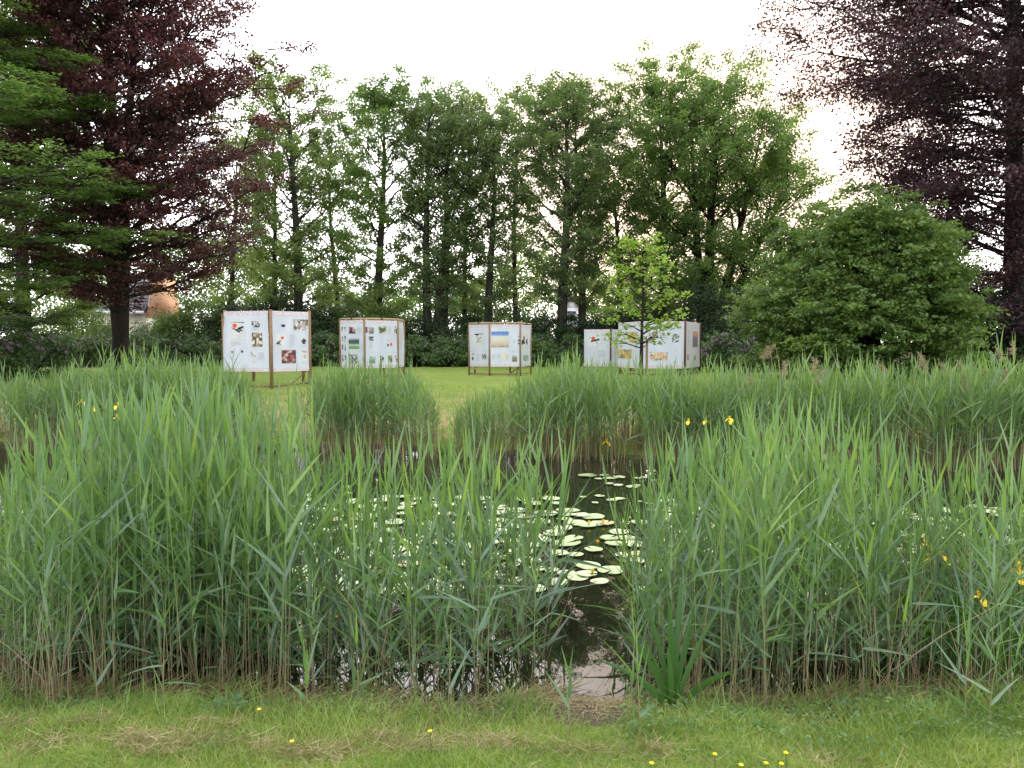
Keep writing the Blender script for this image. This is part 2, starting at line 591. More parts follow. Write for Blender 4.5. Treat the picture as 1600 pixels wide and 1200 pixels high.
def axis(lo, hi, step, far, growth=1.13):
    a = list(np.arange(lo, hi + 1e-6, step))
    s = step
    v = a[-1]
    while v < far:
        s *= growth
        v += s
        a.append(v)
    s = step
    v = a[0]
    pre = []
    while v > -far:
        s *= growth
        v -= s
        pre.append(v)
    return np.array(pre[::-1] + a)


def ground_mat():
    m, nt, out = new_mat('lawn and soil')
    big = noise(nt, .22, 4, 'pos', .55)
    mid = noise(nt, 1.3, 4, 'pos', .6)
    fine = noise(nt, 38, 4, 'pos', .7)
    vfine = noise(nt, 9, 4, 'pos', .7)
    c = ramp(nt, math_(nt, 'ADD', math_(nt, 'MULTIPLY', mid, .5), math_(nt, 'MULTIPLY', fine, .5)),
             [(.3, (.105, .16, .026)), (.5, (.165, .235, .04)), (.7, (.25, .31, .07))])
    c = mixc(nt, mrange(nt, big, .45, .68, 0, .45), c, (.24, .29, .05))
    dry = N(nt, 'ShaderNodeAttribute', attribute_name='dry')
    dv = math_(nt, 'MULTIPLY', dry.outputs['Fac'], mrange(nt, math_(nt, 'ADD', math_(nt, 'MULTIPLY', mid, .5), math_(nt, 'MULTIPLY', vfine, .5)), .4, .58))
    c = mixc(nt, dv, c, (.34, .27, .13))
    wet = N(nt, 'ShaderNodeAttribute', attribute_name='soil')
    wv = mrange(nt, math_(nt, 'ADD', wet.outputs['Fac'], math_(nt, 'MULTIPLY', math_(nt, 'SUBTRACT', vfine, .5), .8)), .4, .65)
    soil = ramp(nt, fine, [(.3, (.045, .036, .026)), (.7, (.135, .108, .080))])
    c = mixc(nt, wv, c, soil)
    p = principled(nt, out, c, .9, .15)
    bm = nt.nodes.new('ShaderNodeBump')
    bm.inputs['Strength'].default_value = .8
    bm.inputs['Distance'].default_value = .05
    nt.links.new(math_(nt, 'ADD', fine, vfine), bm.inputs['Height'])
    nt.links.new(bm.outputs[0], p.inputs['Normal'])
    return m


def build_ground():
    xs = axis(-11, 13, .1, 900)
    ys = axis(1.5, 17.5, .1, 900)
    X, Y = np.meshgrid(xs, ys, indexing='xy')
    Z = ground_z(X, Y)
    far = np.maximum(np.abs(X), Y)
    Z = Z + 6 * sst(far, 90, 500) * 0.3
    V = np.stack([X, Y, Z], -1).reshape(-1, 3)
    nx, ny = len(xs), len(ys)
    i = np.arange(nx - 1)[None, :] + np.arange(ny - 1)[:, None] * nx
    F = np.stack([i, i + 1, i + 1 + nx, i + nx], -1).reshape(-1, 4)
    yn, yf = shore(V[:, 0])
    dn = yn - V[:, 1]
    df = V[:, 1] - yf
    soil = np.maximum(1 - sst(dn, .0, .75), 0) * (dn > -9e9)
    soil = np.where(df > 0, 1 - sst(df, .0, .45), np.where(dn > 0, 1 - sst(dn, .3, .85), 1))
    gap = np.exp(-((V[:, 0] - .40) / .30) ** 2 - ((V[:, 1] - 3.60) / .36) ** 2)
    soil = np.maximum(soil, gap * 1.2)
    under = sst(V[:, 1], 42.0, 43.5)            # bare shaded earth under the hedge and trees
    soil = np.maximum(soil, under)
    dry = np.where(df > 0, sst(df, .3, 1.5) * (1 - sst(df, 3.5, 8)), np.where(dn > .3, .15, 0))
    o = mesh_obj('lawn_ground', V, F, ground_mat(), smooth=True, extra={'soil': soil, 'dry': dry})
    tag(o, 'mown lawn with a soil bank running down to the pond', kind='structure')


build_ground()


def build_water():
    m, nt, out = new_mat('dark pond water')
    n1 = noise(nt, 5, 3, 'pos', .5, (1, .5, 1))
    n2 = noise(nt, 1.4, 2, 'pos', .5)
    film = noise(nt, 3.2, 5, 'pos', .7)
    c = mixc(nt, mrange(nt, film, .5, .7, 0, .3), (.010, .011, .006), (.030, .028, .016))
    p = principled(nt, out, c, .015, .5)
    p.inputs['IOR'].default_value = 1.5
    bm = nt.nodes.new('ShaderNodeBump')
    bm.inputs['Strength'].default_value = .08
    bm.inputs['Distance'].default_value = .02
    nt.links.new(math_(nt, 'ADD', n1, n2), bm.inputs['Height'])
    nt.links.new(bm.outputs[0], p.inputs['Normal'])
    x = np.linspace(-15, 18, 34)
    y = np.linspace(3.5, 16, 14)
    X, Y = np.meshgrid(x, y)
    V = np.stack([X, Y, X * 0], -1).reshape(-1, 3)
    i = np.arange(33)[None, :] + np.arange(13)[:, None] * 34
    F = np.stack([i, i + 1, i + 35, i + 34], -1).reshape(-1, 4)
    o = mesh_obj('pond_water', V, F, m)
    tag(o, 'dark still pond water mirroring sky and trees', kind='structure')


build_water()


# ------------------------------------------------------------------ HOUSES BEYOND THE TREES
def prism_house(name, label, px0, px1, py_eave, py_ridge, D, wallc, roofc, front='gable', gmat=None):
    p0 = at(px0, py_eave, D); p1 = at(px1, py_eave, D)
    zr = at(px0, py_ridge, D)[2]
    g = float(ground_z(p0[0], D))
    w = p1[0] - p0[0]
    t = thing(name, label, 'house', ((p0[0] + p1[0]) / 2, D, g))
    ze = p0[2] - g; zr = zr - g
    dep = 7.0
    V, F = boxes([((0, dep / 2, ze / 2), (w, dep, ze), (1, 0, 0), (0, 1, 0), (0, 0, 1))])
    mesh_obj('wall', V, F, wallc, t)
    return t, w, ze, zr, dep


def build_houses():
    brick = bpy.data.materials.new('orange brick')
    brick.use_nodes = True
    nt = brick.node_tree
    p = nt.nodes['Principled BSDF']
    b = N(nt, 'ShaderNodeTexBrick', inp={'Scale': 5.0, 'Color1': (.52, .24, .12, 1), 'Color2': (.60, .30, .16, 1), 'Mortar': (.5, .4, .3, 1), 'Mortar Size': .015})
    tcn = nt.nodes.new('ShaderNodeTexCoord')
    mpn = nt.nodes.new('ShaderNodeMapping')
    mpn.inputs['Rotation'].default_value = (R(90), 0, 0)
    nt.links.new(tcn.outputs['Object'], mpn.inputs[0])
    nt.links.new(mpn.outputs[0], b.inputs['Vector'])
    nt.links.new(b.outputs['Color'], p.inputs['Base Color'])
    p.inputs['Roughness'].default_value = .9
    slate = simple('dark roof tiles', (.07, .07, .085), (.12, .12, .14), 12, .6)
    cream = simple('cream render', (.55, .50, .40), (.62, .57, .46), 4, .8)
    white = simple('white render', (.72, .72, .72), (.8, .8, .8), 4, .8)
    glass = simple('dark window glass', (.03, .035, .04), (.05, .055, .06), 2, .1, .6)
    D = 58.
    # brick and tile house: ridge along x, the orange gable at its right end turned towards us
    e0 = at(136, 487, D); e1 = at(219, 487, D); rdg = at(205, 460, D)[2] + 1.4
    g = float(ground_z(e0[0], D))
    t = thing('tiled_house', 'house with dark tiled roof and orange brick gable seen right of the left trunk', 'house', ((e0[0] + e1[0]) / 2, D, g))
    w = e1[0] - e0[0]; ze = e0[2] - g; zr = rdg - g
    V, F = boxes([((0, 4, ze / 2), (w - .3, 6, ze), (1, 0, 0), (0, 1, 0), (0, 0, 1))])
    mesh_obj('wall', V, F, cream, t)
    # tiled roof slope with real courses
    rows, cols = 10, 26
    Vs = []; Fs = []
    for r in range(rows):
        f0, f1 = r / rows, (r + 1) / rows
        for c in range(cols):
            x0 = -w / 2 + w * c / cols; x1 = -w / 2 + w * (c + 1) / cols
            y0 = .6 + f0 * 3.6; y1 = .6 + f1 * 3.6 + .08
            z0 = ze + f0 * (zr - ze) + .07; z1 = ze + f1 * (zr - ze) + .02
            xm = (x0 + x1) / 2
            b0 = len(Vs)
            Vs += [(x0, y0, z0), (xm, y0, z0 + .05), (x1, y0, z0), (x1, y1, z1), (xm, y1, z1 + .05), (x0, y1, z1), (x0, y0, z0 - .09), (x1, y0, z0 - .09)]
            Fs += [(b0, b0 + 1, b0 + 4, b0 + 5), (b0 + 1, b0 + 2, b0 + 3, b0 + 4), (b0 + 6, b0 + 7, b0 + 2, b0)]
    b0 = len(Vs)
    Vs += [(-w / 2, 4.2, zr), (w / 2, 4.2, zr), (w / 2, 7.8, ze), (-w / 2, 7.8, ze)]
    Fs.append((b0, b0 + 1, b0 + 2, b0 + 3))
    mesh_obj('roof', np.array(Vs), np.array(Fs), slate, t)
    V, F = boxes([((0, .52, ze - .02), (w, .14, .22), (1, 0, 0), (0, 1, 0), (0, 0, 1))])
    mesh_obj('gutter', V, F, white, t)
    # gable: trapezoid leaning in to the ridge
    a0 = w / 2 + .03
    gw = .95
    z2 = zr + .1
    Vg = np.array([(a0, .9, ze - .35), (a0 + gw, .5, ze - .45), (a0 + gw - .45, 1.2, z2), (a0 + .3, 1.4, z2),
                   (a0, 5, ze - .35), (a0 + gw, 5, ze - .45), (a0 + gw - .45, 5, z2), (a0 + .3, 5, z2)])
    Fg = np.array([(0, 1, 2, 3), (1, 5, 6, 2), (4, 0, 3, 7), (3, 2, 6, 7), (5, 4, 7, 6), (0, 4, 5, 1)])
    mesh_obj('gable', Vg, Fg, brick, t)
    V, F = boxes([((a0 + gw / 2 + .05, .98, ze + .75), (.5, .1, .7), (1, 0, 0), (0, 1, 0), (0, 0, 1))])
    wf = mesh_obj('window', V, F, glass, t)
    V, F = boxes([((a0 + gw / 2, 2.5, (ze - .45) / 2), (gw - .1, 3.6, ze - .45), (1, 0, 0), (0, 1, 0), (0, 0, 1))])
    mesh_obj('lower_wall', V, F, cream, t)
    # two white houses, only glimpsed
    for (nm, lab, px, py_e, py_r, w, D) in (
            ('white_house', 'white house glimpsed through trees above the brown framed four panel board', 520, 475, 462, 3.2, 75.),
            ('white_gabled_house', 'white gabled house glimpsed between trunks left of the young tree', 893, 481, 467, 1.8, 80.)):
        c = at(px, py_e, D); g = float(ground_z(c[0], D)); ze = c[2] - g; zr = at(px, py_r, D)[2] - g
        t = thing(nm, lab, 'house', (c[0], D, g))
        V, F = boxes([((0, 3, ze / 2), (w, 6, ze), (1, 0, 0), (0, 1, 0), (0, 0, 1))])
        mesh_obj('wall', V, F, white, t)
        Vg = np.array([(-w / 2, 0, ze + .003), (w / 2, 0, ze + .003), (0, 0, zr), (-w / 2, 5.98, ze + .003), (w / 2, 5.98, ze + .003), (0, 5.98, zr)])
        mesh_obj('gable', Vg, [np.array([(0, 1, 2), (4, 3, 5)]), np.array([(0, 3, 4, 1), (1, 4, 5, 2), (2, 5, 3, 0)])], white, t)
        Vr, Fr = boxes([beam((-w / 2 - .25, 3, ze - .12), (0, 3, zr + .12), .12, 6.6, (0, 1, 0)), beam((w / 2 + .25, 3, ze - .12), (0.02, 3, zr + .12), .12, 6.6, (0, 1, 0))])
        mesh_obj('roof', Vr, Fr, slate, t)
        V, F = boxes([((-.0, -.03, ze - .8), (.9, .08, .9), (1, 0, 0), (0, 1, 0), (0, 0, 1))])
        mesh_obj('window', V, F, glass, t)


build_houses()


# ------------------------------------------------------------------ TREES
def leaves_from(P, n, size, rng, jit, flat, up=.0):
    """n leaf quads scattered round points P; flat=1 -> level leaves, 0 -> any direction"""
    idx = rng.integers(0, len(P), n)
    jj = np.clip(rng.normal(0, 1, (n, 3)), -1.7, 1.7)
    c = P[idx] + jj * np.array(jit)
    nor = nrm(rng.normal(0, 1, (n, 3)) * (1 - flat * .75) + np.array([0, -.15, 1.]) * flat * 1.5)
    a = nrm(np.cross(nor, rng.normal(0, 1, (n, 3))))
    b = np.cross(nor, a)
    s = size * rng.uniform(.6, 1.25, n)[:, None]
    V = np.stack([c - a * s * .5, c + b * s * .3, c + a * s * .5 - nor * s * .1, c - b * s * .3], 1).reshape(-1, 3)
    F = np.arange(n * 4).reshape(n, 4)
    # a tone shared by leaves of one twig plus a share of its own
    tw = rng.uniform(0, 1, len(P))
    T = np.clip(.5 * tw[idx] + .5 * rng.uniform(0, 1, n), 0, 1)
    return V, F, T


def skeleton(H, r0, env, rng, n1=34, t0=.15, elev=(25, 55), n2=7, lean=(0, 0), wob=.25, fork=None, droop=0.0, asym=None, sub=3, curve=.15, top=.96, bt=.014, elr=10):
    """returns trunk tubes, branch tubes, twig points. env(t)-> crown radius at height fraction t"""
    K = 12
    tt = np.linspace(0, 1, K)
    ph = rng.uniform(0, 6, 4)
    tr = np.stack([lean[0] * H * tt ** 1.3 + wob * (np.sin(tt * 4 + ph[0]) - math.sin(ph[0])) * tt,
                   lean[1] * H * tt ** 1.3 + wob * (np.sin(tt * 5 + ph[1]) - math.sin(ph[1])) * tt, H * top * tt], -1)
    rad = r0 * (1 - tt) ** .8 * (1 + .35 * np.exp(-tt * 28)) + .02
    trunk = [tr]; trad = [rad]
    br, brr, pts = [], [], []
    az = rng.uniform(0, 6)
    for i in range(n1):
        t = t0 + (1 - t0) * ((i + rng.uniform(.1, .9)) / n1) ** .95
        t = min(t, .99)
        az += 2.4 + rng.uniform(-.5, .5)
        k = (t / 1.) * (K - 1)
        k0 = min(int(k), K - 2)
        p0 = tr[k0] * (1 - (k - k0)) + tr[k0 + 1] * (k - k0)
        r_here = r0 * (1 - t) ** .8 + .02
        e = R(elev[0] + (elev[1] - elev[0]) * t + rng.uniform(-elr, elr))
        reach = env(t) * rng.uniform(.7, 1.12)
        if asym is not None: reach *= asym(az, t)
        if reach < .15: continue
        Lb = reach / max(math.cos(e), .35)
        Lb = min(Lb, reach * 1.9 + .3)
        dirv = np.array([math.cos(az) * math.cos(e), math.sin(az) * math.cos(e), math.sin(e)])
        s = np.linspace(0, 1, 7)
        w = rng.normal(0, .05 * Lb, (7, 3)) * s[:, None]
        w[:, 2] *= .8
        P = p0 + dirv * (Lb * s)[:, None] + np.array([0, 0, curve - droop * .4]) * (Lb * s ** 2)[:, None] + w
        br.append(P)
        brr.append(np.maximum(min(r_here * .5, .02 + bt * Lb) * (1 - s) ** .8, .007))
        nn = max(3, int(n2 * (.5 + Lb / 4)))
        for j in range(nn):
            sj = .22 + .78 * (j + rng.uniform(0, 1)) / nn
            kk = sj * 6
            a = min(int(kk), 5)
            q0 = P[a] * (1 - (kk - a)) + P[a + 1] * (kk - a)
            side = (-1 if j % 2 else 1) * R(rng.uniform(25, 65))
            az2 = az + side
            e2 = e * .5 + R(rng.uniform(-12, 22)) - droop
            L2 = (.42 * Lb * (1.05 - sj * .6) + .25) * rng.uniform(.6, 1.1)
            d2 = np.array([math.cos(az2) * math.cos(e2), math.sin(az2) * math.cos(e2), math.sin(e2)])
            s2 = np.linspace(0, 1, 7)
            Q = q0 + d2 * (L2 * s2)[:, None] + rng.normal(0, .05 * L2, (7, 3)) * s2[:, None]
            br.append(Q)
            brr.append(np.maximum(min(.05, .012 + .012 * L2) * (1 - s2), .005))
            for m_ in range(sub + 1):
                sm = rng.uniform(.3, 1)
                km = sm * 6
                b_ = min(int(km), 5)
                q1 = Q[b_] * (1 - (km - b_)) + Q[b_ + 1] * (km - b_)
                az3 = az2 + rng.uniform(-1.1, 1.1)
                L3 = rng.uniform(.2, .55) * (.5 + .2 * L2)
                end = q1 + np.array([math.cos(az3) * L3, math.sin(az3) * L3, rng.uniform(-.15, .35) * L3])
                for f in np.linspace(.15, 1, 5):
                    pts.append(q1 * (1 - f) + end * f)
        for f in (.85, .95, 1.0): pts.append(P[0] * (1 - f) + P[-1] * f)
    return tr, rad, np.array(br), np.array(brr), np.array(pts)


def tree(name, label, base, H, r0, env, leafmat, nleaf, lsize, seed, cat='tree', barkm='bark', group=None,
         jit=(.22, .22, .10), flat=.6, trunks=None, **kw):
    rng = np.random.default_rng(seed)
    g = float(ground_z(base[0], base[1]))
    t = thing(name, label, cat, (base[0], base[1], g), 0, group)
    offs = trunks or [((0, 0), (0, 0), 1.)]
    TR, BR, PT = [], [], []
    for (ox, oy), ln, f in offs:
        kk = dict(kw)
        if 'lean' not in kk or trunks: kk['lean'] = ln
        tr, rad, br, brr, pts = skeleton(H * f, r0 * (f if trunks else 1), env, rng, **kk)
        o = np.array([ox, oy, 0.])
        tr = tr.copy(); tr[0, 2] -= .25
        TR.append(tubes((tr + o)[None], rad[None], 9))
        BR.append(tubes(br + o, brr, 4))
        PT.append(pts + o)
    V, F, _ = merge(TR)
    mesh_obj('trunk', V, F, M[barkm], t, smooth=True)
    V, F, _ = merge(BR)
    mesh_obj('branches', V, F, M[barkm], t, smooth=True)
    P = np.concatenate(PT)
    P = P[P[:, 2] > .15]
    V, F, T = leaves_from(P, nleaf, lsize, rng, jit, flat)
    mesh_obj('crown', V, F, M[leafmat], t, tone=T)
    return t


def env_fn(pts):
    a = [p[0] for p in pts]; b = [p[1] for p in pts]
    return lambda t: float(np.interp(t, a, b))


def ground_xy(px, D):
    return ((px - 800) / F_PX * D, D)


def top_h(py, D, x=0):
    return at(800, py, D)[2] - float(ground_z(x, D))


# row of tall trees behind the hedge: (trunk px, top py, depth, trunk radius, half width m, leaf material, leaf count, first branch, label)
ROW = [
    (362, 190, 52, .22, 2.2, 'beech', 20000, .16, 'slim green tree partly behind the left copper beech edge'),
    (429, 150, 49, .20, 2.0, 'beech', 20000, .14, 'slender light green tree left of the feathery topped tall tree'),
    (468, 92, 47, .32, 2.9, 'beech', 36000, .15, 'tall tree with pale feathery top behind the largest display board'),
    (530, 200, 52, .22, 2.1, 'beech_cool', 17000, .12, 'lower narrow tree filling between the two leftmost tall trees'),
    (590, 112, 47, .33, 2.8, 'oak', 46000, .14, 'bright green round topped tree behind the four panel board'),
    (669, 128, 46, .30, 2.3, 'beech_cool', 26000, .20, 'dark green tree with forked grey trunk right of the round topped one'),
    (694, 118, 47.5, .26, 2.1, 'beech_cool', 22000, .22, 'straight grey trunked tree just right of the forked trunk'),
    (727, 104, 49, .18, 1.7, 'beech', 17000, .2, 'thin tree with pointed top beside the straight grey trunk'),
    (762, 150, 47, .28, 1.9, 'beech_cool', 20000, .14, 'dark trunked tree with thin crown behind the landscape picture board'),
    (806, 104, 50, .18, 2.1, 'beech', 20000, .2, 'thin tree with loose wispy top above the gap of bright sky'),
    (877, 98, 45, .34, 2.9, 'beech_cool', 40000, .2, 'tall broad tree with pale straight trunk near the middle'),
    (909, 135, 48, .28, 2.2, 'beech_cool', 26000, .2, 'dark trunked tree right behind the pale trunk'),
    (968, 225, 50, .24, 2.5, 'oak', 26000, .16, 'medium green tree filling behind the young tree'),
    (1034, 108, 47, .34, 3.2, 'oak', 48000, .15, 'dense green tree rising directly above the young tree'),
]


def build_row():
    rs = np.random.default_rng(21)
    for i, (px, py, D, r0, hw, mat, nl, t0, lab) in enumerate(ROW):
        nl = nl * .86
        x, y = ground_xy(px, D)
        H = top_h(py, D) * .925
        hw *= 1.12
        e = env_fn([(0, .5), (.15, hw * .5), (.35, hw * rs.uniform(.7, .9)), (.55, hw), (.72, hw * rs.uniform(.95, 1.1)), (.86, hw * .8), (.94, hw * .5), (1, .25)])
        kw = {}
        if px == 669: kw['trunks'] = [((0, 0), (-.02, 0), 1.), ((.35, .1), (.09, .0), .9)]
        tree('tall_tree', lab, (x, y), H, r0, e, mat, int(nl * 1.1), .165, 100 + i, t0=t0, n1=38, elev=(18, 56),
             n2=7, jit=(.20, .20, .14), flat=.35, group='tall trees in a row behind the hedge', wob=.3, **kw)
    # wide spreading tree on the right with several rising limbs
    D = 46.
    x, y = ground_xy(1106, D)
    H = top_h(98, D) * .96
    e = env_fn([(0, .6), (.15, 3.0), (.35, 4.4), (.55, 4.6), (.7, 3.8), (.85, 2.4), (.95, 1.2), (1, .2)])
    tree('tall_tree', 'broad dark green tree with spreading dark limbs left of the big round shrub', (x, y), H, .42, e, 'oak', 100000, .17, 140,
         barkm='bark_dark', trunks=[((0, 0), (.0, 0), 1.), ((.3, 0), (.20, .02), .86), ((.5, .1), (.33, -.03), .66), ((-.2, .1), (-.07, .05), .9)],
         n1=22, t0=.14, elev=(10, 58), n2=8, jit=(.23, .23, .17), flat=.35, group='tall trees in a row behind the hedge')


build_row()


def build_big_trees():
    # left copper beech
    D = 29.5
    x, y = ground_xy(190, D)
    H = 19.0
    def asym(az, t): return 1.0 + .12 * math.cos(az)
    e = env_fn([(0, .8), (.13, 2.2), (.2, 4.3), (.34, 5.5), (.48, 4.9), (.62, 3.8), (.78, 2.8), (.92, 1.7), (1, .3)])
    tree('copper_beech', 'dark red copper beech with black trunk on the left lawn', (x, y), H, .25, e, 'copper', 225000, .125, 11,
         trunks=[((0, 0), (.0, 0), 1.), ((0, 0), (.085, .02), .93), ((0, 0), (-.09, -.02), .9), ((0, 0), (.03, -.09), .85)],
         barkm='bark_dark', n1=40, t0=.15, elev=(6, 56), n2=9, jit=(.16, .16, .09), flat=.5, asym=asym, curve=.12, sub=3, wob=.2)
    # right copper beech
    D = 30.
    x, y = ground_xy(1580, D)
    def asym2(az, t): return 1.0
    e = env_fn([(0, 2.0), (.06, 3.8), (.16, 4.4), (.24, 5.2), (.31, 6.0), (.38, 7.2), (.47, 8.6), (.54, 8.8), (.62, 7.6), (.8, 6), (1, .5)])
    tree('copper_beech', 'huge purple copper beech at the right edge with lacy branches reaching over the round shrub', (x, y), 26., .42, e, 'copper_dark', 380000, .14, 12,
         barkm='bark_dark', n1=190, t0=.03, elev=(2, 48), n2=11, jit=(.25, .25, .20), flat=.45, asym=asym2, curve=.10, sub=3, droop=.30, bt=.009, elr=20)
    # left green layered beech, trunk out of frame
    D = 23.
    x, y = ground_xy(-105, D)
    e = env_fn([(0, 2.5), (.06, 3.5), (.14, 4.2), (.2, 5.8), (.38, 5.9), (.46, 4.6), (.6, 4.0), (.75, 4.0), (.9, 3), (1, .4)])
    tree('green_beech', 'green beech with level layered branches at the left edge', (x, y), 18.5, .4, e, 'layer', 210000, .13, 13,
         n1=84, t0=.07, elev=(-6, 36), n2=11, jit=(.18, .18, .035), flat=.95, curve=.02, sub=3)
    # a second green tree behind copper beech on the left
    x, y = ground_xy(40, 38.)
    e = env_fn([(0, 1.), (.15, 4.), (.4, 5.4), (.65, 5), (.85, 3.4), (1, .4)])
    tree('green_beech', 'yellowish green tree behind the left copper beech', (x, y), 20, .35, e, 'beech', 90000, .18, 14,
         n1=54, t0=.1, elev=(5, 55), n2=8, jit=(.20, .20, .12), flat=.5)


build_big_trees()


def shrub(name, label, px, D, W_, H, mat, nleaf, lsize, seed, cat='shrub', group=None, flat=.45, stems=7, flowers=None, deep=None, jit=None, lump=.42, x=None, clumps=None, rag=.28):
    """a bush: several stems from the ground and leaf clumps through a lumpy dome"""
    rng = np.random.default_rng(seed)
    if x is None: x = (px - 800) / F_PX * D
    g = float(ground_z(x, D))
    t = thing(name, label, cat, (x, D, g), 0, group)
    deep = deep or W_ * .8
    C, Rr = [], []
    nb = stems * 5
    ph = rng.uniform(0, 6, 6)

    def rad(az, el):
        return 1 + .13 * math.sin(3 * az + ph[0] + 1.5 * el) + .10 * math.sin(5 * az + ph[1] + 2 * el) + .08 * math.sin(7 * el + ph[2] + az) + .05 * math.sin(11 * az + ph[3])
    pts = []
    nc = clumps or max(60, int(W_ * H * 9))
    for i in range(nc):
        az = rng.uniform(0, 2 * PI)
        el = math.asin(rng.uniform(-.12, 1))
        rr = rng.uniform(.55, 1) ** .5 * rad(az, el) * .92
        p = np.array([math.cos(az) * math.cos(el) * W_ / 2 * rr, math.sin(az) * math.cos(el) * deep / 2 * rr, max(H * .30 + math.sin(el) * H * .68 * rr, .12)])
        if rng.uniform() < .28:
            p[2] = rng.uniform(.03, .38) * H
            k_ = rng.uniform(.75, 1.0) * rad(az, 0) * .93
            p[0] = math.cos(az) * W_ / 2 * k_; p[1] = math.sin(az) * deep / 2 * k_
        pts.append(p)
    pts = np.array(pts)
    # outward tip sprays for each clump
    tips = []
    for p in pts:
        out = nrm((p - np.array([0, 0, H * .2]))[None])[0]
        for k in range(7):
            tips.append(p + rng.normal(0, lump * .55, 3) * np.array([1, 1, .55]) + out * rng.uniform(-.1, rag) * rng.uniform(.2, 1))
    tips = np.array(tips)
    tips[:, 2] = np.maximum(tips[:, 2], .05)
    for i in range(nb):
        p = pts[rng.integers(len(pts))]
        b = np.array([rng.normal(0, W_ * .06), rng.normal(0, W_ * .05), -.1])
        s = np.linspace(0, 1, 6)[:, None]
        mid = np.array([p[0] * .2, p[1] * .2, p[2] * .55])
        c = b * (1 - s) ** 2 + 2 * mid * s * (1 - s) + p * s ** 2
        C.append(c)
        Rr.append((.012 + .012 * H) * (1 - .85 * s[:, 0]))
    V, F = tubes(np.array(C), np.array(Rr), 5)
    mesh_obj('stems', V, F, M['bark_dark'], t, smooth=True)
    V, F, T = leaves_from(tips, nleaf, lsize, rng, jit or (.13, .13, .07), flat)
    k = V.reshape(-1, 4, 3)
    ok = k[:, :, 2].min(1) > .01
    V = k[ok].reshape(-1, 3)
    F = np.arange(len(V)).reshape(-1, 4)
    mesh_obj('foliage', V, F, M[mat], t, tone=T[ok])
    if flowers:
        nf, fm, hi = flowers
        az = rng.uniform(-PI, 0, nf)
        el = np.arcsin(rng.uniform(hi, 1, nf))
        cc = np.stack([np.cos(az) * np.cos(el) * W_ / 2, np.sin(az) * np.cos(el) * deep / 2, H * .3 + np.sin(el) * H * .68], -1) * rng.uniform(.93, 1.06, (nf, 1))
        cc[:, 2] = np.maximum(cc[:, 2], .2)
        V, F, T = leaves_from(np.zeros((3, 3)), 30, .055, rng, (.035, .035, .03), .1)
        fo = mesh_obj('flower_cluster', V, F, M[fm], t, tone=T)
        for q_, p_ in enumerate(cc):
            f_ = fo if q_ == 0 else fo.copy()
            if q_:
                COL.objects.link(f_)
                f_.parent = t
            f_.location = tuple(float(v) for v in p_)
            f_.rotation_euler = tuple(rng.uniform(0, 6, 3))
    return t


